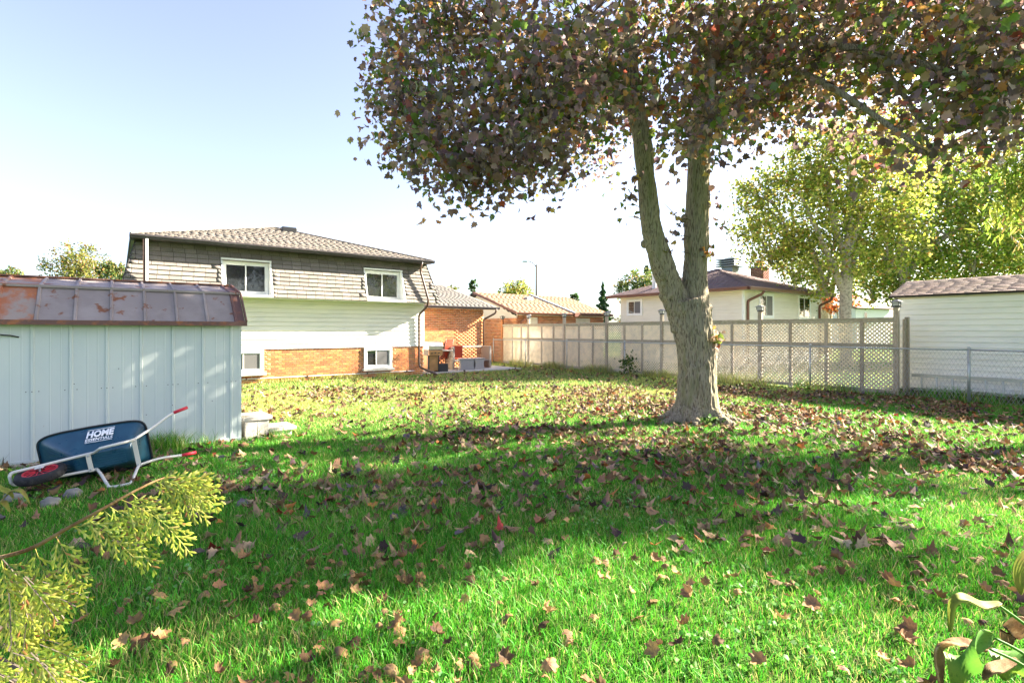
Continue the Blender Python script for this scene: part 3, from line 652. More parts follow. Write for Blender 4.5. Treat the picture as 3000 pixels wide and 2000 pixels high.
# ------------------------------------------------------------------ chain-link fence
CXF = 15.12; HT = 1.2
cf = thing('chain_link_fence', 'galvanised chain-link fence with pipe posts and top rail in front of the lattice', 'fence', (0, 0, 0))
cps = [21.6, 19.0, 16.2, 13.05, 9.8, 6.5, 3.16, -.2]
for y in cps:
    p = MB().tube([(CXF, y, 0), (CXF, y, HT + .03)], .03 if y in (3.16, -.2) else .022, 10).build('post', M['galv'], cf, smooth=True)
    MB().lathe([(.035, 0), (.035, .025), (.02, .05)], 10, (CXF, y, HT + .005)).build('post_cap', M['galv'], p)
    for z in (.5, .9): MB().lathe([(.034, 0), (.034, .02)], 10, (CXF, y, z)).build('tie_band', M['wire'], p)
for a, b in zip(cps[:-1], cps[1:]):
    MB().tube([(CXF, a - .001, HT - .015), (CXF, (a+b)/2, HT - .022), (CXF, b + .001, HT - .015)], .019, 8).build('top_rail', M['galv'], cf, smooth=True)
    V, F = [], []; sp = .075; nz_ = 15; hz = 1.13 / nz_
    n = int((a - b) / sp)
    for k in range(n + 1):
        y = b + (a - b) * k / n; r = .0022
        for sg in (1,):
            for i in range(nz_ + 1):
                yy = y + (sp/2 if i % 2 else 0); yy = min(max(yy, b), a); z = .03 + i*hz; xo = CXF + (.004 if i % 2 else -.004)
                V += [(xo - r, yy - r, z), (xo + r, yy - r, z), (xo, yy + r, z)]
                if i:
                    q = len(V) - 6
                    F += [(q, q+1, q+4, q+3), (q+1, q+2, q+5, q+4), (q+2, q, q+3, q+5)]
            y2 = y
            for i in range(nz_ + 1):
                yy = y + (-sp/2 if i % 2 else 0); yy = min(max(yy, b), a); z = .03 + i*hz; xo = CXF + (-.004 if i % 2 else .004)
                V += [(xo - r, yy - r, z), (xo + r, yy - r, z), (xo, yy + r, z)]
                if i:
                    q = len(V) - 6
                    F += [(q, q+1, q+4, q+3), (q+1, q+2, q+5, q+4), (q+2, q, q+3, q+5)]
    me = bpy.data.meshes.new('wire_mesh'); me.from_pydata(V, [], F); me.materials.append(M['wire']); link('wire_mesh', me, cf, kind='stuff')

# ------------------------------------------------------------------ metal garden shed
ms = thing('metal_shed', 'pale mint metal shed with rusty gambrel roof behind the wheelbarrow', 'shed', (0, 0, 0))
SY, SXR, PW = 8.42, 1.42, .3525
ribs = [1.3 - PW * k for k in range(9)]
SXL = ribs[-1] - .02
MB().box(SXL, SXR, SY + .04, 10.75, .02, 1.72).build('wall', M['mint'], ms)
for k in range(9):
    x1 = SXR if k == 0 else ribs[k-1] - .025; x0 = ribs[k] - .025
    prof = [(x0, .0), (x0 + .004, -.0), (x0 + .012, -.016), (x0 + .038, -.016), (x0 + .046, 0)]
    wdt = x1 - (x0 + .046)
    if wdt > .2:
        for t in (.45, .78):
            c = x0 + .046 + wdt * t; prof += [(c - .008, 0), (c, -.0025), (c + .008, 0)]
    prof.append((x1, 0))
    poly = [(x, SY + y, .06) for x, y in prof] + [(x1, SY + .03, .06), (x0, SY + .03, .06)]
    MB().prism(poly, (0, 0, 1.63)).build('wall_panel', M['mint'], ms)
MB().prism([(SXR - .03, SY - .004, .03), (SXR + .012, SY - .004, .03), (SXR + .012, SY + .06, .03), (SXR - .03, SY + .06, .03)], (0, 0, 1.66)).build('corner_trim', M['mint'], ms)
MB().box(SXL, SXR + .01, SY - .012, SY + .03, .02, .07).build('base_rail', M['mint'], ms)
for k, x in enumerate(ribs):
    for dx in ((-.055, 0, .06) if k % 2 == 0 else (-.055, .06)):
        MB().lathe([(.006, 0), (.006, .004), (.003, .006)], 6, (x + dx, SY - (.017 if dx == 0 else .001), .88 - .01*abs(dx)), (0, -1, 0)).build('screw', M['screw'], ms)
for x, z in ((.01, 1.12), (.25, 1.0), (1.06, .62), (.59, .6), (.3, .5), (-.43, .95)):
    MB().lathe([(.006, 0), (.005, .004)], 6, (x, SY - .017 if abs(x - .24) > .02 else SY, z), (0, -1, 0)).build('screw', M['screw'], ms)
MB().tube([(-1.22, SY - .02, 1.5), (-1.1, SY - .04, 1.56), (-1.0, SY - .03, 1.55), (-.93, SY - .012, 1.53)], .009, 6).build('hook', M['black'], ms, smooth=True)
# gambrel roof: lower and upper slope panels with seams
yE, zE, yK, zK, yR, zR = 8.28, 1.72, 8.74, 2.15, 9.6, 2.33
rx = [1.46] + [1.33 - PW * k for k in range(9)]
for k in range(len(rx) - 1):
    xa, xb = rx[k+1], rx[k]
    rust = k in (7, 8)
    mk = 'rustroof' if rust else ('rustedge' if k == 0 else 'roofmetal')
    for (y0, z0, y1, z1) in ((yE, zE, yK, zK), (yK - .01, zK + .012, yR, zR)):
        lab = MB().prism([(xa, y0, z0), (xb - .002, y0, z0), (xb - .002, y1, z1), (xa, y1, z1)], (0, .012, -.012)).build('roof_panel', M[mk], ms)
        if rust and y0 == yE: lab['label'] = 'roof panel heavily streaked with orange rust'
        d = Vector((0, y1 - y0, z1 - z0)).normalized(); n = Vector((0, -d.z, d.y))
        a, b = Vector((xa + .012, y0 - .004, z0)), Vector((xa + .012, y1, z1))
        MB().prism([a - Vector((.02, 0, 0)), a + Vector((.02, 0, 0)), a + Vector((.011, 0, 0)) + n*.02, a - Vector((.011, 0, 0)) + n*.02], b - a).build('seam', M[mk], ms)
MB().bar((rx[-1], yK - .012, zK + .012), (1.47, yK - .012, zK + .012), .035, .03).build('break_trim', M['roofmetal'], ms)
MB().bar((rx[-1], yR, zR + .014), (1.44, yR, zR + .014), .12, .02).build('ridge_cap', M['rustedge'], ms)
MB().box(rx[-1], 1.48, yE - .022, yE - .002, zE - .045, zE + .014).build('eave_trim', M['rustedge'], ms)
MB().bar((1.475, yE, zE + .01), (1.475, yK, zK + .01), .02, .05).build('rake_trim', M['rustedge'], ms)
MB().bar((1.475, yK, zK + .012), (1.475, yR, zR + .012), .02, .05).build('rake_trim', M['rustedge'], ms)
for (y0, z0, y1, z1) in ((2*yR - yE, zE, 2*yR - yK, zK), (2*yR - yK + .01, zK, yR, zR)):
    MB().prism([(rx[-1], y0, z0), (1.46, y0, z0), (1.46, y1, z1), (rx[-1], y1, z1)], (0, -.012, -.012)).build('back_roof', M['roofmetal'], ms)
MB().prism([(SXR, SY + .05, 1.7), (SXR, yK, zK - .03), (SXR, yR, zR - .03), (SXR, 2*yR - yK, zK - .03), (SXR, 10.75, 1.7)], (-.02, 0, 0)).build('gable', M['mint'], ms)
wp = tag(MB().box(-1.6, .75, SY - .17, SY - .05, .0, .045).build('wood_plank', M['wood'], bevel=.006), 'grey weathered plank lying along the foot of the metal shed', 'plank')

# ------------------------------------------------------------------ wheelbarrow tipped on its side
ex = Vector((.98, -.129, .15)).normalized(); ey = Vector((.164, .106, -.981)); ey = (ey - ex * ey.dot(ex)).normalized(); ez = ex.cross(ey)
WB = Matrix((ex, ey, ez)).transposed().to_4x4(); WB.translation = (-.625, 6.87, .165)
wb = thing('wheelbarrow', 'dark blue wheelbarrow tipped on its side against the metal shed', 'wheelbarrow')
wb.matrix_world = WB
def sup(n, cx, hx, hy, z, p, tilt=0, nose=0):
    out = []
    for k in range(n):
        t = 2 * math.pi * k / n; c, s = math.cos(t), math.sin(t)
        x = math.copysign(abs(c) ** (2/p), c) * hx; y = math.copysign(abs(s) ** (2/p), s) * hy
        y *= 1 - nose * max(0, -x / hx) ** 2
        out.append(Vector((cx + x, y, z + tilt * x)))
    return out
n = 72
levels = [(.5, .2, .06, .168, 5), (.5, .235, .085, .17, 6), (.495, .25, .1, .185, 6), (.47, .3, .15, .27, 6), (.43, .38, .21, .385, 6), (.4, .445, .252, .485, 6.5), (.39, .468, .262, .515, 7), (.39, .487, .275, .518, 7), (.39, .487, .275, .505, 7)]
rings = [sup(n, a, b, c, d, e, tilt=-.16 * (d - .168) / .35, nose=.12) for a, b, c, d, e in levels]
mb = MB(); vs = [p for r_ in rings for p in r_]
fs = [(i*n+k, i*n+(k+1) % n, (i+1)*n+(k+1) % n, (i+1)*n+k) for i in range(len(rings)-1) for k in range(n)] + [tuple(range(n))[::-1]]
tr = mb.add(vs, fs).build('tray', M['tray'], wb, smooth=True)
sm_ = tr.modifiers.new('solid', 'SOLIDIFY'); sm_.thickness = .004; sm_.offset = -1
MB().tube(sup(56, .39, .489, .277, .512, 7, tilt=-.16, nose=.12), .011, 8, closed=True).build('rim', M['black'], tr, smooth=True)
for k in range(7):
    y = -.075 + k * .025
    MB().tube([(.02, y * 2.3, .43), (.17, y * 1.5, .27), (.275, y * 1.0, .166), (.68, y * 1.0, .164), (.74, y*1.15, .19)], .0035, 5).build('rib', M['tray'], tr)
for sy in (-1, 1):
    path = [(-.225, sy*.05, .145), (-.2, sy*.065, .148), (-.08, sy*.07, .15), (.17, sy*.08, .155), (.39, sy*.09, .153), (.44, sy*.1, .13), (.53, sy*.19, -.1), (.56, sy*.21, -.15),
            (.71, sy*.22, -.155), (.74, sy*.205, -.1), (.78, sy*.15, .12), (.81, sy*.15, .17), (.95, sy*.185, .33), (1.07, sy*.235, .45), (1.15, sy*.262, .5)]
    path = [Vector(p) for p in path]
    sp = []
    for i in range(len(path) - 1):
        p0, p1, p2, p3 = path[max(i-1, 0)], path[i], path[i+1], path[min(i+2, len(path)-1)]
        for j in range(4):
            t = j / 4; sp.append(.5 * ((2*p1) + (p2-p0)*t + (2*p0-5*p1+4*p2-p3)*t*t + (3*p1-p0-3*p2+p3)*t**3))
    sp.append(path[-1])
    fr = MB().tube(sp, .0145, 10).build('frame_tube', M['tubewhite'], wb, smooth=True)
    MB().tube([path[-1], path[-1] + Vector((.14, sy*.02, .05))], .0185, 12).build('grip', M['red'], fr, smooth=True)
MB().tube([(-.225, -.052, .145), (-.236, -.03, .145), (-.236, .03, .145), (-.225, .052, .145)], .0145, 10).build('front_bar', M['tubewhite'], wb, smooth=True)
for x, hw, zz in ((.385, .1, .132), (.785, .16, .128)):
    b_ = MB().box(x - .021, x + .021, -hw, hw, zz, zz + .012).build('bracket', M['tubewhite'], wb, bevel=.002)
    for s in (-1, 1): MB().lathe([(.01, 0), (.01, .006), (.006, .009)], 8, (x, s*(hw - .025), zz), (0, 0, -1)).build('bolt', M['galv'], b_)
# wheel, axis along y
WC = Vector((.0, 0, .115))
wh = MB().lathe([(.125, -.03), (.14, -.034), (.165, -.045), (.185, -.042), (.198, -.025), (.202, 0), (.198, .025), (.185, .042), (.165, .045), (.14, .034), (.125, .03)], 40, WC, (0, 1, 0)).build('wheel', M['tyre'], wb, smooth=True)
for k in range(26):
    t = 2 * math.pi * k / 26; rr = .2
    for s in (-1, 1):
        a = WC + Vector((math.cos(t)*rr, s*.004, math.sin(t)*rr)); t2 = t + .14; b = WC + Vector((math.cos(t2)*(rr-.022), s*.04, math.sin(t2)*(rr-.022)))
        MB().bar(a, b, .012, .01).build('tread', M['tyre'], wh)
rim = MB().lathe([(.03, -.03), (.05, -.028), (.115, -.016), (.125, -.032), (.138, -.04), (.141, -.034), (.141, .034), (.138, .04), (.125, .032), (.115, .016), (.05, .028), (.03, .03)], 32, WC, (0, 1, 0)).build('rim', M['red'], wh, smooth=True)
for k in range(14):
    t = 2 * math.pi * k / 14
    for s in (-1, 1):
        MB().bar(WC + Vector((math.cos(t)*.04, s*.036, math.sin(t)*.04)), WC + Vector((math.cos(t+.2)*.13, s*.034, math.sin(t+.2)*.13)), .006, .006).build('spoke', M['red'], rim)
MB().tube([WC + Vector((0, -.07, 0)), WC + Vector((0, .07, 0))], .009, 8).build('axle', M['galv'], wh)
for s in (-1, 1): MB().box(-.035, .035, s*.066 - .003, s*.066 + .003, .1, .17).build('axle_plate', M['pvc'], wb)
# printed name on the upper flank
def text_mesh(body, wd_, ht_, bold, name):
    cu = bpy.data.curves.new(name, 'FONT'); cu.body = body; cu.size = 1; cu.offset = bold; cu.extrude = .005; cu.resolution_u = 3
    ob = bpy.data.objects.new(name, cu); col.objects.link(ob); bpy.context.view_layer.update()
    me = bpy.data.meshes.new_from_object(ob.evaluated_get(bpy.context.evaluated_depsgraph_get())); bpy.data.objects.remove(ob); me.materials.clear(); me.materials.append(M['print']); me.name = name
    c = np.empty(len(me.vertices) * 3); me.vertices.foreach_get('co', c); c = c.reshape(-1, 3); lo, hi_ = c.min(0), c.max(0)
    c = (c - lo) / np.maximum(hi_ - lo, 1e-6) * np.array([wd_, ht_, .0012]) - np.array([wd_ / 2, 0, 0]); me.vertices.foreach_set('co', c.ravel()); me.update()
    return me
pa, pb = Vector((.47, -.15, .27)), Vector((.41, -.237, .445))      # flank runs from pa (belly) to pb (rim), y negative is up
rt = Vector((1, 0, -.13)).normalized(); upv = (pb - pa); upv = (upv - rt * upv.dot(rt)).normalized(); nr = rt.cross(upv).normalized()
if nr.z > 0: nr = -nr
def flank(x, t, off): return pa + upv * t + rt * x + nr * off
def put(me, x, t, name='lettering'):
    Mx = Matrix((rt, upv, rt.cross(upv))).transposed().to_4x4(); Mx.translation = flank(x, t, .023)
    return link(name, me, wb, Mx)
put(text_mesh('HOME', .24, .1, .045, 'lettering'), .0, .075)
put(text_mesh('ESSENTIALS', .24, .042, .02, 'lettering'), .0, .022)
for t in (.006, .188): MB().add([flank(x, tt, o) for o in (.02, .0235) for x, tt in ((-.12, t), (.12, t), (.12, t + .006), (-.12, t + .006))], [(3,2,1,0),(4,5,6,7),(0,1,5,4),(1,2,6,5),(2,3,7,6),(3,0,4,7)]).build('printed_line', M['print'], wb)

# ------------------------------------------------------------------ step slabs at the shed corner
st = thing('step_slab', 'beige two-tier paving step beside the corner of the metal shed', 'step', (1.5, 8.42, 0), R(4))
pts = [(.0, 0), (.36, 0), (.36, .55), (-.02, .55), (-.02, .36)] 
arc = [(-.02 + .1 * math.sin(t), .2 - .0 + .16 * math.cos(t)) for t in np.linspace(0, math.pi, 9)]
poly = [(-.03, .02), (.36, .0), (.36, .55), (-.03, .55)] + [(x - .01, y) for x, y in arc]
MB().prism([(x, y, .285) for x, y in poly], (0, 0, .05)).build('upper_tread', M['fieldstone'], st)
MB().box(-.01, .15, .03, .5, 0, .284).build('riser', M['fieldstone'], st, bevel=.004)
MB().box(.154, .32, .03, .5, 0, .284).build('riser', M['fieldstone'], st, bevel=.004)
MB().box(.325, .52, .02, .5, .085, .135).build('lower_tread', M['fieldstone'], st, bevel=.005)
MB().box(.524, .72, .02, .5, .085, .135).build('lower_tread', M['fieldstone'], st, bevel=.005)
MB().box(.325, .66, .06, .46, 0, .084).build('lower_riser', M['fieldstone'], st)

# ------------------------------------------------------------------ ladder along the white shed
la = thing('ladder', 'aluminium ladder lying on edge against the white shed', 'ladder', (15.95, 4.45, .13), 0)
MB().box(-.03, .0, -4.3, 0, 0, .07).build('rail', M['alu'], la)
MB().box(.03, .06, -4.3, 0, .33, .4).build('rail', M['alu'], la)
for k in range(14): MB().bar((-.01, -.22 - k*.3, .06), (.04, -.2 - k*.3, .34), .035, .03).build('rung', M['alu'], la)

# ------------------------------------------------------------------ barbecue, chairs and wicker on the patio
gr = thing('barbecue_grill', 'gas barbecue with silver lid and side shelf at the house corner', 'grill', (9.42, 17.9, .05), R(-8))
MB().box(-.02, .36, -.28, .3, .05, .62).build('cabinet', M['glowsteel'], gr, bevel=.008)
MB().box(.362, .4, -.3, .3, .02, .66).build('side_panel', M['grillblack'], gr)
MB().box(-.05, .0, -.3, -.24, 0, .62).build('leg', M['grillblack'], gr)
MB().box(.40, .78, -.25, .28, .0, .3).build('tank_cover', M['grillblack'], gr, bevel=.01)
cpn = MB().box(-.03, .5, -.36, -.285, .63, .82).build('control_panel', M['glowsteel'], gr, bevel=.006)
for x in (.08, .22, .36): MB().lathe([(.025, 0), (.022, .03)], 12, (x, -.36, .73), (0, -1, 0)).build('knob', M['grillblack'], cpn)
MB().box(-.02, .52, -.28, .28, .625, .84).build('firebox', M['grillblack'], gr)
ld = MB().prism([(-.03, -.3, .845), (-.03, -.31, 1.0), (-.03, -.22, 1.12), (-.03, .1, 1.16), (-.03, .28, 1.05), (-.03, .3, .845)], (.58, 0, 0)).build('lid', M['steel'], gr, bevel=.01)
MB().tube([(.06, -.37, .98), (.48, -.37, .98)], .014, 8).build('lid_handle', M['galv'], ld)
MB().box(.56, .95, -.28, .28, .78, .83).build('side_shelf', M['steel'], gr, bevel=.008)
MB().bar((.6, -.1, .78), (.42, -.1, .5), .03).build('shelf_brace', M['galv'], gr)

def make_chair(name, label, loc, rz, tilt, mt_seat, mt_tube, group):
    t = thing(name, label, 'chair', loc, rz, group)
    t.rotation_euler = (tilt, 0, rz)
    MB().box(-.22, .22, -.22, .22, .4, .42).build('seat', M[mt_seat], t)
    b = MB().prism([(-.22, .22, .44), (-.22, .24, .44), (-.22, .36, .95), (-.22, .34, .95)], (.44, 0, 0)).build('backrest', M[mt_seat], t)
    for s in (-1, 1):
        MB().tube([(s*.24, -.24, 0), (s*.24, -.2, .4), (s*.25, -.18, .6), (s*.25, .0, .64), (s*.25, .24, .62)], .012, 6).build('arm', M[mt_tube], t, smooth=True)
        MB().tube([(s*.24, .32, 0), (s*.23, .22, .4), (s*.23, .36, .97)], .012, 6).build('leg', M[mt_tube], t, smooth=True)
    return t
for k in range(4):
    make_chair('patio_chair', ('red patio chair at the bottom of the pile behind the barbecue', 'second red patio chair from the bottom of the pile', 'third red patio chair from the bottom of the pile', 'red patio chair on top of the pile behind the barbecue')[k], (10.62 + .03*k, 19.05 - .05*k, .05 + k*.09), R(200), 0, 'redchair', 'bronze', 'pile of red patio chairs behind the barbecue')
make_chair('patio_chair', 'bronze metal chair with curved arms standing behind the wicker sofa', (11.35, 19.0, .05), R(160), 0, 'redchair', 'bronze', None)
sf = thing('wicker_sofa', 'tall open wicker bench frame standing on the patio by the brick wall', 'sofa', (10.87, 18.5, .05), R(-3))
MB().box(0, .1, -.1, .65, 0, .92).build('arm_panel', M['wicker'], sf, bevel=.015)
MB().box(1.75, 1.85, -.1, .65, 0, .92).build('arm_panel', M['wicker'], sf, bevel=.015)
MB().box(.1, 1.75, .5, .62, .85, .93).build('back_rail', M['wicker'], sf, bevel=.01)
MB().box(.1, 1.75, -.05, .6, .3, .36).build('seat_board', M['wicker'], sf, bevel=.008)
MB().tube([(.1, .55, .6), (1.75, .55, .6)], .012, 6).build('back_wire', M['bronze'], sf)
def ottoman(loc, rz, lab, wdt):
    t = thing('wicker_ottoman', lab, 'ottoman', loc, rz, 'grey wicker ottomans on the patio')
    H, D = .42, .5
    outer = []
    for i in range(9):
        q = i / 8; outer.append((.05 * math.sin(math.pi * q), H * q))
    prof = [(x, 0, z) for x, z in outer] + [(wdt - x, 0, z) for x, z in reversed(outer)]
    MB().prism(prof, (0, D, 0)).build('body', M['wickerg'], t)
    MB().box(-.015, wdt + .015, -.02, D + .02, H + .001, H + .035).build('top', M['wickerg'], t, bevel=.01)
    return t
ottoman((10.85, 17.85, .05), R(-24), 'nearer grey wicker ottoman with pinched sides, left one of the two', .62)
ottoman((11.5, 17.75, .05), R(0), 'grey wicker ottoman beside the lawn, next to the lattice fence end', .5)

# ------------------------------------------------------------------ street lamp
lp = at(1572, 775, 48); lt = thing('street_lamp', 'dark street lamp pole rising behind the brick garage roof', 'street lamp', (lp.x, lp.y, 0))
MB().tube([(0, 0, 0), (0, 0, 4), (0, 0, 7.7)], [.13, .11, .09], 8).build('pole', M['lampmetal'], lt, smooth=True)
MB().tube([(0, 0, 7.45), (-.25, .2, 7.85), (-.5, .38, 8.0), (-.72, .54, 8.02)], .04, 6).build('arm', M['lampmetal'], lt, smooth=True)
MB().box(-.25, .25, -.12, .12, -.07, .06).build('lamp_head', M['galv'], lt, bevel=.05).matrix_local = Matrix.Translation((-.85, .64, 8.0)) @ Matrix.Rotation(R(143), 4, 'Z')

# far white house glimpsed between the trees
fh = thing('far_house', 'distant white house glimpsed between tree trunks', 'house', (0, 0, 0))
p = at(2545, 905, 48)
Tf = Matrix.Translation((p.x, p.y, 0)) @ Matrix.Rotation(-.2, 4, 'Z')
MB(Tf).box(-1.9, 3.2, 0, 6, 0, 3.75).build('wall', M['housewhite'], fh)
MB(Tf).prism([(-2.3, -.4, 3.7), (3.6, -.4, 3.7), (3.6, 3, 5.2), (-2.3, 3, 5.2)], (0, .3, -.1)).build('roof', M['farroof'], fh)
wd = MB(Tf).box(-.75, -.25, -.03, .0, 1.9, 3.35).build('window', M['trim'], fh)
MB(Tf).box(-.7, -.3, -.04, -.031, 1.95, 3.3).build('pane', M['glass'], wd)

# ------------------------------------------------------------------ rocks
def rock(loc, s, lab, seed):
    bm = bmesh.new(); bmesh.ops.create_icosphere(bm, subdivisions=3, radius=1)
    for v in bm.verts:
        d = 1 + .35 * noise.noise(v.co * 1.3 + Vector((seed, 0, 0))) + .08 * noise.noise(v.co * 5 + Vector((0, seed, 0)))
        v.co = Vector((v.co.x * d * s[0], v.co.y * d * s[1], v.co.z * d * s[2]))
    me = bpy.data.meshes.new('rock'); bm.to_mesh(me); bm.free(); me.materials.append(M['rock'])
    me.polygons.foreach_set('use_smooth', [True] * len(me.polygons))
    o = link('rock', me); o.location = loc; return tag(o, lab, 'rock', 'rocks by the wheelbarrow')
rock((-.5, 6.38, .03), (.075, .055, .05), 'rounded grey rock nearest the camera, below the wheelbarrow wheel', 1)
rock((-.35, 6.6, .03), (.07, .06, .05), 'pale rock in the grass between wheel and cedar branch', 5)
rock((-.78, 6.72, .03), (.1, .07, .06), 'dark rock beside the front end of the wheelbarrow', 9)

# ------------------------------------------------------------------ leaves and trees
def leaf_template(curl, fold, twist=0, simple=False):
    if simple: o = [(0, 0), (.45, .3), (.3, .7), (0, 1), (-.3, .7), (-.45, .3)]
    else: o = [(0, 0), (.3, -.04), (.33, .13), (.56, .24), (.44, .42), (.5, .7), (.27, .62), (0, 1.0), (-.27, .62), (-.5, .7), (-.44, .42), (-.56, .24), (-.33, .13), (-.3, -.04)]
    pts = [(0, .36)] + o; V = []
    for x, y in pts:
        z = fold * abs(x) + curl * (y - .3) ** 2 * (-1 if y > .3 else .4) + twist * x * (y - .4) + .5 * curl * x * x
        V.append((x * (1 - .25 * abs(fold)), y - .36, z))
    n = len(o); F = [(0, 1 + i, 1 + (i + 1) % n) for i in range(n)]
    return np.array(V), np.array(F)
LT = [leaf_template(c, f, t) for c, f, t in ((.5, .25, .3), (.9, -.2, -.4), (.3, .5, .5), (1.2, .35, 0), (.7, -.45, .6))]
LS = [leaf_template(c, f, 0, True) for c, f in ((.5, .3), (.9, -.3))]
LQ = [(np.array([(0, -.5, 0), (.34, .05, .12), (0, .5, .05), (-.34, .05, .12)]), np.array([(0, 1, 2), (0, 2, 3)]))]
def palette(n, table):
    """table rows: weight, rgb"""
    wts = np.array([t[0] for t in table], float); wts /= wts.sum(); k = rng.choice(len(table), n, p=wts)
    c = np.array([t[1] for t in table])[k]; return np.clip(c * rng.uniform(.6, 1.4, (n, 1)) * rng.uniform(.9, 1.1, (n, 3)), 0, 1)
def leaf_cloud(pos, size, table, templates, hang=True, cols=None):
    parts = []; which = rng.integers(0, len(templates), len(pos))
    for k, (tv, tf) in enumerate(templates):
        p = pos[which == k]; m = len(p)
        if not m: continue
        if hang: rot = euler(rng.normal(-1.9, .65, m), rng.normal(0, .5, m), rng.uniform(0, 6.283, m))
        else: rot = euler(rng.uniform(0, 6.283, m), rng.uniform(0, 6.283, m), rng.uniform(0, 6.283, m))
        sc = size * rng.uniform(.65, 1.25, m)
        V, F = scatter(tv, tf, p, rot, sc)
        c = palette(m, table) if cols is None else cols[which == k]
        parts.append((V, F, np.repeat(c, len(tv), 0)))
    return cat_meshes(parts)
def sphere_pts(n, inner=.3):
    d = rng.normal(size=(n, 3)); d /= np.linalg.norm(d, axis=1)[:, None]
    return d * (inner + (1 - inner) * rng.random((n, 1)) ** .6)
def catmull(path, k=6):
    P = [Vector(p) for p in path]; out = []
    for i in range(len(P) - 1):
        p0, p1, p2, p3 = P[max(i-1, 0)], P[i], P[i+1], P[min(i+2, len(P)-1)]
        for j in range(k):
            t = j / k; out.append(.5 * ((2*p1) + (p2-p0)*t + (2*p0-5*p1+4*p2-p3)*t*t + (3*p1-p0-3*p2+p3)*t**3))
    out.append(P[-1]); return out
def lerp_list(r, n):
    return list(np.interp(np.linspace(0, len(r) - 1, n), range(len(r)), r))

# ------------------------------------------------------------------ the maple
TD = 9.24
mp_ = thing('maple_tree', 'big maple with forked trunk and browning crown in the lawn', 'tree', tuple(at(2040, 1235, TD)))
mp_.location = (0, 0, 0)
tb = at(2040, 1235, TD); tb.z = 0
def T_(u, v, d=TD): return at(u, v, d)
mb = MB()
def limb(path, rad, n=20, k=6):
    q = catmull(path, k); mb.tube(q, lerp_list(rad, len(q)), n)
limb([tb + Vector((0, 0, -.15)), tb + Vector((0, 0, .06)), T_(2042, 1180), T_(2044, 1090), T_(2036, 1000), T_(2024, 930), T_(2012, 880)], [.46, .41, .345, .31, .315, .33, .33])
limb([T_(2010, 960), T_(1985, 890), T_(1962, 835, 9.2), T_(1938, 770, 9.1), T_(1917, 700, 9.05), T_(1902, 620, 9), T_(1890, 500, 8.95), T_(1878, 400, 8.9), T_(1862, 300, 8.9), T_(1850, 190, 9), T_(1845, 60, 9.1), T_(1840, -150, 9.2)],
     [.25, .215, .19, .18, .17, .16, .152, .148, .138, .12, .1, .06])
limb([T_(2030, 960), T_(2038, 880), T_(2036, 800), T_(2040, 720), T_(2044, 630), T_(2046, 520), T_(2050, 420), T_(2062, 320), T_(2090, 200), T_(2110, 90), T_(2125, -60), T_(2130, -250)],
     [.24, .205, .19, .195, .2, .192, .185, .178, .165, .15, .12, .08])
# knots, burls and roots
for u, v, r_, du in ((2078, 985, .14, 0), (2070, 905, .09, 0), (1948, 866, .1, 0), (2062, 745, .07, 0), (2070, 600, .08, 0), (1890, 545, .06, 0), (2008, 640, .08, 0), (1890, 715, .07, 0)):
    c = T_(u, v, TD + .02); mb.lathe([(r_*.25, -r_*.9), (r_*.8, -r_*.6), (r_, 0), (r_*.8, r_*.6), (r_*.25, r_*.9)], 12, c)
for ang, ln in ((200, .75), (250, .6), (-5, .95), (310, .7), (90, .6), (150, .65), (35, .6)):
    a = R(ang); d = Vector((math.cos(a) * CX + math.sin(a) * CY, -math.cos(a) * CY + math.sin(a) * CX, 0))
    q = catmull([tb + d*.12 + Vector((0, 0, .42)), tb + d*.34 + Vector((0, 0, .13)), tb + d*(.34 + ln*.3) + Vector((0, 0, .035)), tb + d*(.34 + ln*.6) + Vector((.05, .02, -.03))], 5)
    mb.tube(q, lerp_list([.14, .11, .065, .035], len(q)), 12)
tmp = mb.build('trunk_raw', M['bark'])
rm = tmp.modifiers.new('r', 'REMESH'); rm.mode = 'VOXEL'; rm.voxel_size = .017; rm.use_smooth_shade = True
sm = tmp.modifiers.new('s', 'SMOOTH'); sm.iterations = 5; sm.factor = .5
bpy.context.view_layer.update()
tme = bpy.data.meshes.new_from_object(tmp.evaluated_get(bpy.context.evaluated_depsgraph_get())); bpy.data.objects.remove(tmp); tme.name = 'trunk'
nv = len(tme.vertices); co = np.empty(nv * 3); no = np.empty(nv * 3); tme.vertices.foreach_get('co', co); tme.vertices.foreach_get('normal', no); co = co.reshape(-1, 3); no = no.reshape(-1, 3)
for i in range(nv):
    x, y, z = co[i]
    if z > 7: continue
    q = Vector((x * 20, y * 20, z * 3.2 + .8*noise.noise(Vector((x*5, y*5, z*2)))))
    r1 = 1 - abs(noise.noise(q)) * 2; r2 = noise.noise(q * 2.3)
    amp = .024 if z < 2.4 else .024 * max(.35, 1 - (z - 2.4) / 2.2)
    co[i] += no[i] * (amp * r1 + .006 * r2 + .03 * noise.noise(Vector((x*3, y*3, z*2))))
tme.vertices.foreach_set('co', co.ravel()); tme.update(); tme.materials.clear(); tme.materials.append(M['bark'])
tme.polygons.foreach_set('use_smooth', [True] * len(tme.polygons))
trunk = link('trunk', tme, mp_)
for u, v, r_ in ((2036, 893, .055), (1985, 0, .0), (2057, 742, .05), (1896, 545, .045), (1912, 718, .05)):
    if r_: MB().lathe([(r_, 0), (r_*.95, .02), (r_*.4, .012)], 12, T_(u, v, TD - .3 if v > 800 else TD - .2), at(u, v, 1) * -1 + Vector((0, 0, 1.6))).build('knot', M['knot'], trunk, smooth=True)

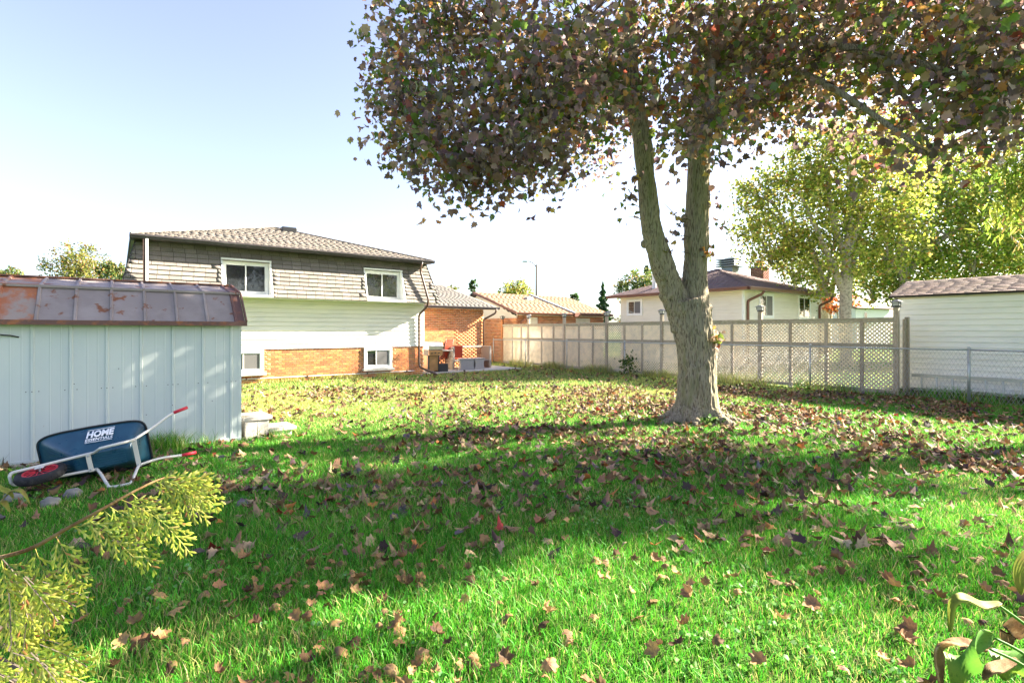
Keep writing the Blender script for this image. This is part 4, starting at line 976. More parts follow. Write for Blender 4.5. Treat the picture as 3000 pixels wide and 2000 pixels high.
# limbs reaching into the crown
lobes = [  # u, v, depth, radius, clusters
 (1390, 260, 7.4, 1.4, 120), (1260, 110, 8.4, 1.1, 80), (1560, 300, 6.9, 1.15, 95), (1640, 400, 11, 1.25, 75), (1760, 320, 11.5, 1.3, 60), (1430, 60, 8.0, 1.5, 105), (1700, 80, 8.6, 1.6, 100),
 (1950, 130, 8.4, 1.5, 80), (1640, 200, 7.2, .9, 40), (2085, 360, 7.4, .6, 34), (2180, 60, 9.3, 1.7, 85), (2230, 290, 8.2, .75, 24), (2400, 170, 7.6, 1.25, 75), (2460, 290, 9.2, .6, 18),
 (2760, 230, 6.4, 1.05, 80), (2950, 260, 5.9, .95, 60), (2900, 60, 6.9, 1.4, 90), (2600, 30, 8.6, 1.5, 75), (2720, 450, 6.3, .35, 9), (2350, 20, 7.5, 1.2, 50),
 (1440, 480, 6.9, .5, 18), (1340, 520, 7.4, .25, 5), (1510, 440, 6.4, .55, 20), (1930, 330, 7.8, .7, 20), (1195, 320, 8.0, .65, 48), (1270, 430, 7.5, .6, 40), (1140, 200, 8.6, .4, 18), (1370, 470, 7.0, .6, 34)]
twigs = []
cl = []
lob_c = []
for u, v, d, r_, nc in lobes:
    c = at(u, v, d); lob_c.append((c, r_))
    nc = int(nc * .55); p = sphere_pts(nc, .25) * np.array([r_, r_, r_ * .92]) + np.array(c)
    cl.append(p)
    base = T_(1862, 300, 8.9) if u < 1950 else T_(2090, 200)
    m_ = base.lerp(c, .5) + Vector((0, 0, .45))
    q = catmull([base, m_, c], 6)
    if u not in (2700, 1330): MB().tube(q, lerp_list([.075, .05, .025], len(q)), 7).build('limb', M['bark'], mp_, smooth=True)
    for j in range(min(22, nc)):
        e = Vector(p[j]); twigs.append([c.lerp(e, -.05), c.lerp(e, .5) + Vector((0, 0, .12)), e])
MB().tube(catmull([T_(1872, 345, 8.8), T_(1800, 300, 8.5), T_(1720, 283, 8.1), T_(1640, 300, 7.7), T_(1590, 330, 7.4)], 5), .05, 8).build('limb', M['bark'], mp_, smooth=True)
MB().tube(catmull([T_(2120, 180), T_(2190, 110, 9), T_(2270, 30, 8.6)], 5), .07, 8).build('limb', M['bark'], mp_, smooth=True)
MB().tube(catmull([T_(2090, 330), T_(2250, 290, 8.7), T_(2400, 190, 8), T_(2540, 170, 7.4), T_(2640, 270, 7), T_(2715, 390, 6.7)], 5), lerp_list([.09, .07, .06, .05, .035, .02], 26), 8).build('limb', M['bark'], mp_, smooth=True)
# crown above the frame, with side lobes added to shade the lawn and shed wall
hi = [((8.2, 5.4, 8.3), 2.6, 130), ((6.3, 5.2, 7.6), 2.0, 80), ((9.6, 3.2, 7.6), 2.2, 100), ((7.0, 3.2, 7.8), 2.0, 80), ((10.8, 4.4, 7.2), 1.6, 55), ((8.6, 1.6, 7.0), 1.9, 75), ((10.6, 1.4, 6.6), 1.7, 75), ((8.2, 7.0, 8.2), 1.4, 35), ((11.2, .2, 6.2), 1.4, 60), ((9.4, -.6, 6.6), 1.5, 60), ((9.8, 5.5, 6.7), 1.4, 100), ((8.7, 6.0, 5.7), .9, 36), ((11.4, 5.1, 7.3), 1.2, 60), ((12.6, 4.1, 5.9), 1.2, 42), ((14.4, 3.0, 6.3), 1.3, 42), ((12.4, 2.6, 6.6), 1.4, 42), ((14.8, 1.4, 6.5), 1.3, 40), ((13.2, .9, 7.3), 1.4, 45), ((16.2, .2, 7.2), 1.6, 45)]
clh = []
for c, r_, nc in hi:
    clh.append(sphere_pts(int(nc * .8), .3) * r_ + np.array(c))
cl = np.concatenate(cl); clh = np.concatenate(clh)
LPC = 21
pos = np.repeat(cl, LPC, 0) + rng.normal(size=(len(cl) * LPC, 3)) * np.array([.24, .24, .2])
posh = np.repeat(clh, 13, 0) + rng.normal(size=(len(clh) * 13, 3)) * np.array([.2, .2, .18])
MAP = [(22, (.18, .12, .125)), (22, (.27, .175, .13)), (18, (.38, .25, .17)), (20, (.13, .19, .035)), (12, (.24, .27, .05)), (7, (.5, .24, .07)), (3, (.32, .08, .05)), (4, (.5, .38, .09))]
keep = pos[:, 2] > 2.9; pos = pos[keep]
# the 300 leaves nearest the camera are parts of their own
dist = np.linalg.norm(pos - np.array([0, 0, 1.6]), axis=1)
uu = np.array([pix(p) for p in pos]); inview = (uu[:, 0] > 0) & (uu[:, 0] < 3000) & (uu[:, 1] > 0)
order = np.argsort(np.where(inview, dist, 1e9))[:300]; mask = np.zeros(len(pos), bool); mask[order] = True
V, F, C = leaf_cloud(pos[~mask], .1, MAP, LT)
V2, F2, C2 = leaf_cloud(posh, .15, MAP, LS)
V, F, C = cat_meshes([(V, F, C), (V2, F2, C2)])
link('crown', np_mesh('crown', V, F, M['leaf'], C), mp_, kind='stuff')
lms = [np_mesh('leaf', tv * .11, tf, M['leaf1']) for tv, tf in LT]
for i in order:
    o = link('leaf', random.choice(lms), mp_); o.location = pos[i]; o.rotation_euler = (random.gauss(-1.9, .6), random.gauss(0, .5), random.uniform(0, 6.28)); o.scale = [random.uniform(.7, 1.2)] * 3
tw = MB()
for q in twigs: tw.tube(catmull(q, 3), lerp_list([.012, .008, .004], 7), 4, cap=False)
# leafy shoots on the trunk
shoots = [(2095, 985, 9.0, 26), (2105, 1010, 9.05, 10), (2068, 745, 8.98, 10), (2078, 725, 9.05, 6), (1850, 560, 8.8, 9), (1835, 600, 8.75, 9), (1838, 635, 8.8, 4), (1990, 640, 9.0, 14), (1985, 690, 9.0, 8), (2096, 570, 9.0, 5), (2110, 665, 9.05, 5), (1960, 735, 8.95, 5), (2080, 745, 9.1, 5), (2100, 605, 9, 3), (1860, 520, 8.7, 8)]
sp_ = []
for u, v, d, k in shoots:
    c = np.array(at(u, v, d)); sp_.append(c + rng.normal(size=(k, 3)) * .075)
    b0 = at(2045 if u > 1940 else 1895, v + 15, TD - .05); tw.tube([b0, b0.lerp(Vector(c), .6) + Vector((0, 0, .03)), c], [.009, .006, .003], 4, cap=False)
V, F, C = leaf_cloud(np.concatenate(sp_), .1, MAP, LT)
tw.tube([at(2000, 655, 9), at(1960, 610, 8.95), at(1938, 590, 8.9)], [.009, .006, .003], 4, cap=False)
link('shoot_foliage', np_mesh('shoot_foliage', V, F, M['leaf'], C), mp_, kind='stuff')
tw.build('twigs', M['twig'], mp_, kind='stuff')

# ------------------------------------------------------------------ background trees
def far_tree(name, label, base, lobes_, n, size, table, trunk=None, group=None, rad=.25, tmpl=LQ, flat=.85, cat='tree', bark='barkfar', spread=.1):
    t = thing(name, label, cat, tuple(base), 0, group); b = Vector(base)
    tot = sum(r**2 for _, r in lobes_); P = []
    for c, r_ in lobes_:
        k = max(6, int(n * r_**2 / tot)); q = max(3, k // 14)
        cc = sphere_pts(q, .35) * np.array([r_, r_, r_ * flat])
        P.append(np.repeat(cc, 14, 0) + rng.normal(size=(q*14, 3)) * r_ * spread + np.array(c) - np.array(b))
    V, F, C = leaf_cloud(np.concatenate(P), size, table, tmpl, hang=False)
    link('crown', np_mesh('crown', V, F, M['foliage'], C), t, kind='stuff')
    paths = trunk or [[(0, 0, 0), tuple(Vector(lobes_[0][0]) - b)]]
    m = MB()
    for i, pth in enumerate(paths):
        q = catmull(pth, 5); r_ = rad if i == 0 else rad * .6; m.tube(q, lerp_list([r_, r_ * .8, r_ * .35], len(q)), 9)
    m.build('trunk', M[bark], t, smooth=True)
    br = MB()
    for c, r_ in lobes_:
        for k in range(4):
            d = Vector(sphere_pts(1, .8)[0]) * r_; o = Vector(c) - b
            br.tube(catmull([o - Vector((0, 0, r_ * .7)), o + d * .4, o + d], 3), lerp_list([rad*.25, rad*.15, rad*.05], 7), 4, cap=False)
    br.build('branches', M[bark], t, kind='stuff')
    return t
GOLD = [(30, (.38, .4, .06)), (28, (.27, .34, .045)), (22, (.5, .45, .12)), (14, (.15, .23, .035)), (5, (.45, .24, .07))]
OLIVE = [(30, (.2, .2, .04)), (30, (.14, .17, .035)), (15, (.28, .23, .06)), (8, (.34, .15, .05))]
GREEN = [(30, (.05, .1, .025)), (30, (.07, .13, .03)), (10, (.12, .15, .04))]
REDS = [(30, (.4, .08, .03)), (20, (.5, .17, .04)), (14, (.4, .24, .07))]
def L(*a): return [(at(u, v, d), r_) for u, v, d, r_ in a]
b1 = at(2478, 1072, 24); b1.z = 0
def rel(b, u, v, d): return tuple(at(u, v, d) - b)
far_tree('silver_maple', 'tall yellow-green tree with forked pale trunk behind the bungalow', b1,
  L((2330, 620, 25, 2.9), (2480, 520, 24, 2.6), (2260, 700, 26, 1.9), (2420, 760, 25, 2.2), (2600, 560, 24, 2.2), (2540, 420, 24, 1.9), (2380, 460, 24.5, 1.8), (2600, 720, 24.5, 1.8), (2230, 560, 25.5, 1.3)), 27000, .17, GOLD,
  [[(0, 0, 0), rel(b1, 2476, 860, 24), rel(b1, 2482, 740, 24), rel(b1, 2500, 480, 24)], [rel(b1, 2474, 860, 24), rel(b1, 2440, 780, 23.9), rel(b1, 2405, 700, 23.8), rel(b1, 2340, 560, 24)], [rel(b1, 2485, 900, 24.2), rel(b1, 2495, 780, 24.4), rel(b1, 2560, 560, 24.6)], [rel(b1, 2481, 760, 24), rel(b1, 2440, 640, 24), rel(b1, 2420, 480, 24)], [rel(b1, 2484, 740, 24), rel(b1, 2530, 600, 24), rel(b1, 2540, 450, 24)]],
  rad=.27)
b2 = at(2655, 1060, 27); b2.z = 0
far_tree('poplar_tree', 'yellow-green tree with grey trunk above the white garden shed', b2,
  L((2720, 650, 27, 2.8), (2850, 700, 27, 2.6), (2650, 800, 27.5, 2.0), (2960, 640, 27, 2.6), (2780, 540, 27, 2.2), (2900, 780, 28, 2.2), (2560, 840, 28, 1.2), (3080, 700, 27, 2.5), (2750, 800, 28, 1.7), (2850, 840, 28, 1.5), (2960, 810, 28, 1.8), (2690, 860, 29, 1.2), (2640, 640, 28, 1.8), (2600, 760, 29, 2.0), (2700, 480, 28, 2.0), (2860, 540, 28, 2.2), (2990, 500, 28, 2.2)), 40000, .18, GOLD + [(40, (.15, .25, .04))],
  [[(0, 0, 0), rel(b2, 2652, 840, 27), rel(b2, 2645, 700, 27), rel(b2, 2700, 520, 27)], [rel(b2, 2655, 800, 27), rel(b2, 2760, 700, 27), rel(b2, 2880, 640, 27)]], rad=.3)
b3 = at(2418, 1030, 36); b3.z = 0
far_tree('backyard_tree', 'brown-trunked tree at the end of the bungalow roof', b3, L((2400, 760, 36, 2.4), (2330, 780, 36, 2.0), (2460, 800, 36, 1.8)), 4000, .18, OLIVE + GOLD, [[(0, 0, 0), rel(b3, 2410, 880, 36), rel(b3, 2400, 760, 36)], [rel(b3, 2422, 980, 36), rel(b3, 2432, 880, 36), rel(b3, 2450, 780, 36)]], rad=.45)
b4 = at(2470, 1020, 34); b4.z = 0
far_tree('red_shrub', 'flame red shrub glowing behind the pale forked trunk', b4, L((2450, 890, 34, .9), (2495, 885, 34, .6), (2430, 900, 34, .5)), 1000, .15, REDS, rad=.08, cat='shrub')
def bg(name, label, u, vtop, wd, d, n, size, table, vb=900, k=4, cat='tree'):
    b = at(u, 1000, d); b.z = 0; r_ = wd / 2 * d / FPX; lb = []
    top = at(u, vtop, d).z + r_ * .3; n = int(n * 1.7)
    for i in range(k):
        a = (i - (k-1)/2) / max(1, (k-1)/2) if k > 1 else 0
        rr = r_ * random.uniform(.5, .62); q = b + Vector((CX, -CY, 0)) * a * (r_ - rr); q.z = top - rr * .85 - abs(a) * r_ * random.uniform(.25, .6); lb.append((q, rr))
    lb.append((Vector((b.x, b.y, top - r_ * 1.15)), r_ * .8))
    lb.append((Vector((b.x, b.y, max(r_ * .8, top - r_ * 2.1))), r_ * .85))
    far_tree(name, label, b, lb, n, size, table, [[(0, 0, 0), (0, 0, top * .5), (0, 0, top * .8)]], rad=max(.12, r_ * .06), cat=cat)
bg('round_tree', 'olive and russet tree rising behind the ridge of the metal shed', 235, 728, 210, 46, 3800, .2, OLIVE)
bg('low_tree', 'lower olive tree next to the house edge behind the metal shed', 332, 770, 95, 44, 1800, .19, OLIVE + GREEN)
bg('small_tree', 'green tree at the far edge above the rusty shed roof', 22, 790, 110, 52, 1800, .2, GREEN + OLIVE)
bg('hazy_tree', 'sparse bluish tree behind the extension roof peak', 1384, 820, 34, 55, 420, .2, GREEN, k=2)
bg('dome_tree', 'rounded yellow-green tree beside the street lamp', 1512, 826, 128, 60, 2600, .24, OLIVE + GOLD)
bg('hidden_tree', 'olive treetop peeping over the grey extension roof', 1318, 838, 70, 52, 900, .2, OLIVE, k=2)
bg('bushy_tree', 'small dark treetop behind the tan garage ridge', 1685, 862, 42, 62, 500, .24, GREEN, k=2)
bg('broad_tree', 'broad olive tree behind the bungalow roof, beside the forked trunk', 1868, 800, 150, 58, 3000, .24, OLIVE + GREEN)
bg('tall_tree', 'blue-green treetop just above the olive tree by the fork', 1896, 778, 36, 64, 500, .24, GREEN, k=2)
def conifer(label, u, vtop, wd, d, n):
    b = at(u, 1000, d); b.z = 0; top = at(u, vtop, d).z; r_ = wd / 2 * d / FPX
    t = thing('spruce_tree', label, 'tree', tuple(b))
    q = rng.random(n) ** .7; zz = top * (1 - q * .75); rr = r_ * (q * 1.25 + .05) * (0.7 + .3 * np.sin(zz * 9)); a = rng.uniform(0, 6.283, n); s = rng.random(n) ** .5
    P = np.stack([rr * s * np.cos(a), rr * s * np.sin(a), zz], -1)
    V, F, C = leaf_cloud(P, .24, [(30, (.03, .09, .035)), (20, (.05, .12, .03)), (8, (.11, .15, .03))], LQ, hang=False)
    link('crown', np_mesh('crown', V, F, M['foliage'], C), t, kind='stuff')
    MB().tube([(0, 0, 0), (0, 0, top * .95)], [.16, .03], 7).build('trunk', M['barkfar'], t)
conifer('small pointed spruce between the tan garage and the bungalow', 1766, 826, 62, 56, 2600)

# drooping evergreen at the edge of the lawn
et = thing('evergreen_tree', 'drooping yellow-green evergreen at the picture edge above the white shed', 'tree', (13.6, .1, 0))
P, Rm, S, C = [], [], [], []
strands = []
for k in range(58):
    az = rng.uniform(0, 6.283) if k > 34 else rng.uniform(1.5, 3.3); z0 = rng.uniform(3.6, 8.5); ln = (3.1 - (z0 - 3.6) * .28) * rng.uniform(.75, 1.05)
    d = np.array([math.cos(az), math.sin(az), 0])
    br = [np.array([0, 0, z0]), d * ln * .5 + np.array([0, 0, z0 + .15]), d * ln + np.array([0, 0, z0 - .35])]
    strands.append(br)
    for t in np.linspace(.2, 1, 16):
        p = br[0] * (1-t)**2 + 2 * br[1] * t * (1-t) + br[2] * t * t
        for j in range(2 if k > 34 else 4):
            L_ = rng.uniform(.35, .85); o = p + rng.normal(size=3) * np.array([.12, .12, .03]); sw = rng.normal(size=3) * .14
            m_ = 13
            q = np.linspace(0, 1, m_)[:, None]; pts_ = o + q * np.array([0, 0, -L_]) + q**2 * sw + rng.normal(size=(m_, 3)) * .025
            P.append(pts_); C.append(np.repeat(palette(1, [(3, (.3, .4, .05)), (2, (.18, .3, .04)), (2, (.42, .44, .08)), (1, (.3, .22, .08))]), m_, 0))
P = np.concatenate(P); C = np.concatenate(C)
V, F, C = leaf_cloud(P, .1, None, [(np.array([(0, -.9, 0), (.16, 0, .04), (0, .9, 0), (-.16, 0, .04)]), np.array([(0, 1, 2), (0, 2, 3)]))], hang=True, cols=C)
link('crown', np_mesh('crown', V, F, M['foliage'], C), et, kind='stuff')
MB().tube([(0, 0, 0), (0, 0, 4), (0, 0, 9)], [.2, .15, .03], 10).build('trunk', M['barkfar'], et, smooth=True)
bb = MB()
for br in strands: bb.tube([tuple(x) for x in br], [.03, .02, .006], 5, cap=False)
bb.build('branches', M['barkfar'], et, kind='stuff')

# ------------------------------------------------------------------ foreground cedar branch and hedge
CEDC = [(3, (.4, .42, .05)), (3, (.32, .37, .045)), (2, (.46, .44, .1)), (1, (.2, .27, .035)), (.3, (.36, .17, .05))]
def spray(o, d, side, nrm, ln, depth_, V, F, C, stems):
    """flat cedar spray: an axis with alternating branchlets of finger-like scale shoots"""
    o, d, side, nrm = map(Vector, (o, d, side, nrm))
    st = .013 if depth_ else .009; n = max(4, int(ln / st)); p = o.copy(); cur = d.normalized(); pts_ = [p.copy()]
    for i in range(n):
        t = i / n; cur = (cur + Vector((0, 0, -.02 - .015 * t)) + side * random.uniform(-.03, .03)).normalized(); p = p + cur * ln / n; pts_.append(p.copy())
        s = 1 if i % 2 else -1
        if depth_:
            l2 = ln * .28 * (1 - t) ** .7 * random.uniform(.75, 1.1) + .012
            dd = (cur * .85 + side * s * .6 + nrm * random.uniform(-.1, .1)).normalized()
            if l2 > .03: spray(p, dd, (side - dd * side.dot(dd)).normalized(), nrm, l2, 0, V, F, C, stems)
            else: scale_leaf(p, dd, nrm, l2, V, F, C)
        else:
            dd = (cur + side * s * .55 + nrm * random.uniform(-.12, .12)).normalized(); scale_leaf(p, dd, nrm, random.uniform(.015, .024) * (1 - .4 * t), V, F, C)
            scale_leaf(pts_[-2], cur, nrm, ln / n * 1.5, V, F, C)
    scale_leaf(p, cur, nrm, .016, V, F, C)
    if depth_: stems.append(pts_)
def scale_leaf(p, d, nrm, l, V, F, C):
    w_ = d.cross(nrm).normalized() * .0024; i = len(V); u_ = nrm * .0014
    c = palette(1, CEDC)[0]
    V += [p - w_*.8, p + d*l*.7 - w_, p + d*l, p + d*l*.7 + w_, p + w_*.8, p + d*l*.5 + u_]
    F += [(0+i, 1+i, 5+i), (1+i, 2+i, 5+i), (2+i, 3+i, 5+i), (3+i, 4+i, 5+i), (4+i, 0+i, 5+i)]; C += [c] * 6
ced = thing('cedar_branch', 'yellow-green cedar branch reaching in over the grass before the wheelbarrow', 'branch', tuple(at(-60, 1640, 1.3)))
cb = ced.location.copy()
main = catmull([at(-60, 1645, 1.3), at(80, 1610, 1.3), at(200, 1545, 1.31), at(300, 1490, 1.33), at(400, 1435, 1.36), at(480, 1400, 1.4), at(540, 1400, 1.42)], 6)
V, F, C, stems = [], [], [], []
Xc = Vector((CX, -CY, 0)); Yc = Vector((CY, CX, 0))
def dirc(x, z, y=0): return (Xc * x + Vector((0, 0, z)) + Yc * y).normalized()
specs = [(.3, .75, -1, .17), (.42, 1, -.55, .2), (.5, .8, -.95, .24), (.6, 1, -.3, .2), (.66, .9, -.85, .25), (.74, 1, .15, .15), (.78, 1, -.55, .2), (.86, .95, -.9, .17), (.9, 1, -.1, .15), (.97, 1, -.5, .15), (.99, 1, .1, .12), (.2, .5, -1, .18), (.1, .35, -1, .2), (.82, 1, -.3, .2), (.55, 1, -.7, .17), (.36, 1, .1, .12), (.95, 1, -.75, .15)]
for t, x, z, ln in specs:
    p = main[min(len(main)-1, int(t * (len(main)-1)))]; d = dirc(x, z, random.uniform(-.25, .25)); nrm = (Yc * -1 + Vector((0, 0, .5)) + Xc * random.uniform(-.2, .2)).normalized(); side = nrm.cross(d).normalized(); nrm = d.cross(side).normalized()
    spray(p, d, side, nrm, ln * .85, 1, V, F, C, stems)
Vn = np.array([tuple(v - cb) for v in V]); link('foliage', np_mesh('foliage', Vn, np.array(F), M['cedar'], np.array(C)), ced, kind='stuff')
MB().tube([p - cb for p in main], lerp_list([.0055, .004, .002], len(main)), 7).build('stem', M['hostat'], ced, smooth=True)
sb = MB()
for s in stems: sb.tube([p - cb for p in s[::2]], .0009, 3, cap=False)
sb.build('twigs', M['cedar'] if False else M['hostay'], ced, kind='stuff')
ch_ = thing('cedar_hedge', 'dense cedar hedge end filling the lower corner under the branch', 'hedge', tuple(at(-150, 1900, 1.25)))
hb = ch_.location.copy(); V, F, C, stems = [], [], [], []
for k in range(64):
    u = random.uniform(-260, 170) if k % 3 else random.uniform(60, 260); v = random.uniform(1660, 2150); lim = 230 - abs(v - 1950) * .25
    if u > lim: u = lim - random.uniform(0, 120)
    p = at(u - 60, v - 40, random.uniform(1.15, 1.5)); d = dirc(random.uniform(.2, 1), random.uniform(-1, .1), random.uniform(-.6, .2)); nrm = (Yc * -1 + Vector((random.uniform(-.5, .5), random.uniform(-.5, .5), .3))).normalized(); side = nrm.cross(d).normalized(); nrm = d.cross(side).normalized()
    spray(p, d, side, nrm, random.uniform(.1, .17), 1, V, F, C, stems)
Vn = np.array([tuple(v - hb) for v in V]); link('foliage', np_mesh('foliage', Vn, np.array(F), M['cedar'], np.array(C)), ch_, kind='stuff')
sb = MB()
for s in stems: sb.tube([p - hb for p in s[::2]], .0012, 3, cap=False)
for k in range(6): sb.tube([at(-200 + 30*k, 1650 + 60*k, 1.45) - hb, at(-60 + 30*k, 1720 + 60*k, 1.35) - hb], .006, 5)
sb.build('twigs', M['twig'], ch_, kind='stuff')

# ------------------------------------------------------------------ hosta plants
def blade_leaf(path, wid, mt, parent, veins=7, cup=.12, side=None):
    """broad ribbed leaf along a path of points"""
    P = catmull(path, 7); n = len(P); m_ = 2 * veins + 1; V, F = [], []
    for i, p in enumerate(P):
        t = i / (n - 1); w_ = wid * (math.sin(math.pi * min(1, t * .93 + .07)) ** .8) * (1 - .25 * t)
        tg = (P[min(i+1, n-1)] - P[max(i-1, 0)]).normalized(); sd = Vector(side) if side is not None else tg.cross(Vector((0, 0, 1)))
        sd = (sd - tg * sd.dot(tg)).normalized(); nn = sd.cross(tg).normalized()
        for j in range(m_):
            s = (j / (m_ - 1) - .5) * 2
            V.append(p + sd * w_ * s + nn * (cup * w_ * s * s + (.0045 if j % 2 else -.0045) + .005 * noise.noise(Vector((s * 2, t * 4, wid * 50)))))
    for i in range(n - 1):
        for j in range(m_ - 1): F.append((i*m_+j, i*m_+j+1, (i+1)*m_+j+1, (i+1)*m_+j))
    me = bpy.data.meshes.new('leaf'); me.from_pydata([tuple(v) for v in V], [], F); me.materials.append(M[mt]); me.polygons.foreach_set('use_smooth', [True]*len(F))
    return link('leaf', me, parent)
hs = thing('hosta_plant', 'wilting hosta with a big green leaf in the near lower corner', 'plant', (0, 0, 0))
D = 1.75
def H(u, v, d=D): return at(u, v, d)
blade_leaf([H(2905, 1868), H(2860, 1880, 1.72), H(2825, 1920, 1.68), H(2810, 1985, 1.66), H(2812, 2060, 1.66)], .06, 'hosta', hs, side=tuple(Xc * .75 + Yc * .2 + Vector((0, 0, .66))))
blade_leaf([H(2930, 1765), H(2880, 1772, 1.74), H(2820, 1750, 1.72), H(2790, 1770, 1.72), H(2785, 1850, 1.72)], .022, 'hostay', hs, side=tuple(Yc + Vector((0, 0, .35))))
blade_leaf([H(2890, 1900, 1.8), H(2820, 1880, 1.8), H(2760, 1900, 1.78), H(2755, 1980, 1.75), H(2765, 2050, 1.75)], .028, 'hostat', hs, side=tuple(Xc * .9 + Yc * .5))
blade_leaf([H(3010, 1820, 1.9), H(2980, 1835, 1.9), H(2955, 1860, 1.9), H(2960, 1890, 1.9)], .05, 'hostat', hs, side=tuple(Xc * .6 + Vector((0, 0, .8))))
blade_leaf([H(3010, 1900, 1.9), H(2970, 1920, 1.88), H(2950, 1950, 1.86), H(2940, 1990, 1.86)], .07, 'hosta', hs, side=tuple(Xc + Vector((0, 0, .3))))
blade_leaf([H(2980, 1930, 1.8), H(2930, 1950, 1.78), H(2900, 1960, 1.76), H(2880, 1990, 1.75)], .022, 'hostat', hs, side=tuple(Yc + Vector((0, 0, .5))))
blade_leaf([H(3040, 1610, 2.3), H(3010, 1640, 2.3), H(2990, 1680, 2.3), H(2990, 1740, 2.3)], .05, 'hostay', hs, side=tuple(Xc))
for a, b in (((3060, 1960), (2915, 1868)), ((3080, 1900), (2920, 1768)), ((3060, 1990), (2900, 1900))):
    MB().tube(catmull([H(*a), H((a[0]+b[0])/2, (a[1]+b[1])/2 - 8), H(*b)], 4), lerp_list([.007, .005, .004], 9), 7).build('stalk', M['hosta'], hs, smooth=True)
hl = thing('hosta_plant', 'small yellow-green hosta clump at the edge in front of the wheelbarrow wheel', 'plant', (0, 0, 0))
b0 = at(-60, 1545, 4.3)
for (u1, v1), (u2, v2), (u3, v3), wd in (((20, 1450), (60, 1435), (88, 1475), .035), ((-10, 1440), (25, 1440), (40, 1460), .04), ((-20, 1480), (10, 1470), (30, 1500), .045), ((-30, 1560), (10, 1565), (30, 1600), .06), ((-40, 1420), (0, 1428), (20, 1440), .04), ((-20, 1590), (15, 1585), (35, 1620), .05)):
    blade_leaf([b0, at(u1, v1, 4.4), at(u2, v2, 4.4), at(u3, v3, 4.4)], wd, 'hostay' if v1 < 1500 else 'hosta', hl, veins=3)
wl = thing('weed_plant', 'leafy green weed growing at the foot of the lattice fence', 'plant', (15.0, 12.75, 0))
P = rng.normal(size=(170, 3)) * np.array([.16, .16, .2]) + np.array([0, 0, .38]); P = P[P[:, 2] > .02]
V, F, C = leaf_cloud(P, .09, GREEN + [(14, (.14, .2, .04))], LS, hang=False); link('foliage', np_mesh('foliage', V, F, M['foliage'], C), wl, kind='stuff')
MB().tube([(0, 0, 0), (.02, 0, .4), (.05, .03, .75)], [.012, .008, .003], 5).build('stem', M['twig'], wl)
wt = thing('weed_plant', 'low green weeds sprouting at the maple trunk base', 'plant', tuple(at(2075, 1250, 8.9)))
wt.location.z = 0
P = rng.normal(size=(260, 3)) * np.array([.17, .13, .05]) + np.array([0, 0, .09]); P = P[P[:, 2] > .01]
V, F, C = leaf_cloud(P, .06, GREEN + [(14, (.08, .17, .03))], LS, hang=False); link('foliage', np_mesh('foliage', V, F, M['foliage'], C), wt, kind='stuff')

# ------------------------------------------------------------------ grass
def blocked(x, y):
    b = (y > SY - .02) & (x < SXR + .02) & (y < 11) & (x > -2.2)
    b |= (y > HY - .02) & (x < 9.15)
    b |= (x > 9.1) & (x < 13.6) & (y > 17.35)
    b |= (x > 15.75) & (y < 4.9)
    b |= (x - tb.x) ** 2 + (y - tb.y) ** 2 < .4 ** 2
    b |= (x > 1.47) & (x < 2.2) & (y > 8.45) & (y < 8.98)
    return b
def lawn_pts(n, d0, d1, power=1.):
    """random ground points in the camera's wedge between depths d0 and d1"""
    d = np.sqrt(rng.uniform(d0**2, d1**2, n)); X = rng.uniform(-1.06, 1.06, n) * d
    return CX * X + CY * d, -CY * X + CX * d, d
def fbm(x, y, s):
    v = np.zeros_like(x)
    for k in range(4):
        a = k * 1.7; f_ = s * 1.9 ** k
        v += np.sin(x * f_ * math.cos(a) + y * f_ * math.sin(a) + 3.1 * k + 1.3 * np.sin(y * f_ * .7 + k)) / 1.6 ** k
    return v / 2.2
def blades(x, y, d, h0, h1, w0, segs, straw=.07):
    n = len(x); ph = fbm(x, y, 1.3); h_ = rng.uniform(h0, h1, n) * (1 + .35 * ph); a = rng.uniform(0, 6.283, n); ln = rng.uniform(.15, 1.0, n) * h_
    dx, dy = np.cos(a) * ln, np.sin(a) * ln; b = rng.uniform(0, 6.283, n); wx_, wy_ = np.cos(b) * w0 / 2, np.sin(b) * w0 / 2
    wx_ *= rng.uniform(.7, 1.3, n); z = np.zeros(n)
    base = np.array([.088, .36, .026]) * rng.uniform(.55, 1.3, (n, 1)) * (1 + .12 * ph[:, None])
    base[:, 0] *= rng.uniform(.6, 1.7, n); 
    sunlit_pale = np.clip((y - 7.0 + .3*(x-4)) / 4, 0, 1) * .75            # sunlit lawn towards the house painted paler, besides being drier
    pale = np.array([.42, .42, .12]) * rng.uniform(.7, 1.2, (n, 1)); k = (rng.random(n) < .1 + .3 * np.clip(fbm(x + 9, y - 4, 1.7), 0, 1) + sunlit_pale)[:, None]; base = np.where(k, pale, base)
    st_ = (rng.random(n) < straw)[:, None]; base = np.where(st_, np.array([.4, .35, .17]) * rng.uniform(.6, 1.2, (n, 1)), base)
    if segs == 2:
        V = np.stack([np.stack([x - wx_, y - wy_, z], -1), np.stack([x + wx_, y + wy_, z], -1), np.stack([x + dx*.35 - wx_*.8, y + dy*.35 - wy_*.8, h_*.62], -1), np.stack([x + dx*.35 + wx_*.8, y + dy*.35 + wy_*.8, h_*.62], -1), np.stack([x + dx, y + dy, h_], -1)], 1)
        T = np.array([(0, 1, 3), (0, 3, 2), (2, 3, 4)]); m_ = 5
    else:
        V = np.stack([np.stack([x - wx_, y - wy_, z], -1), np.stack([x + wx_, y + wy_, z], -1), np.stack([x + dx, y + dy, h_], -1)], 1); T = np.array([(0, 1, 2)]); m_ = 3
    F = T[None] + (np.arange(n) * m_)[:, None, None]
    return V.reshape(-1, 3), F.reshape(-1, 3), np.repeat(base, m_, 0)
parts = []
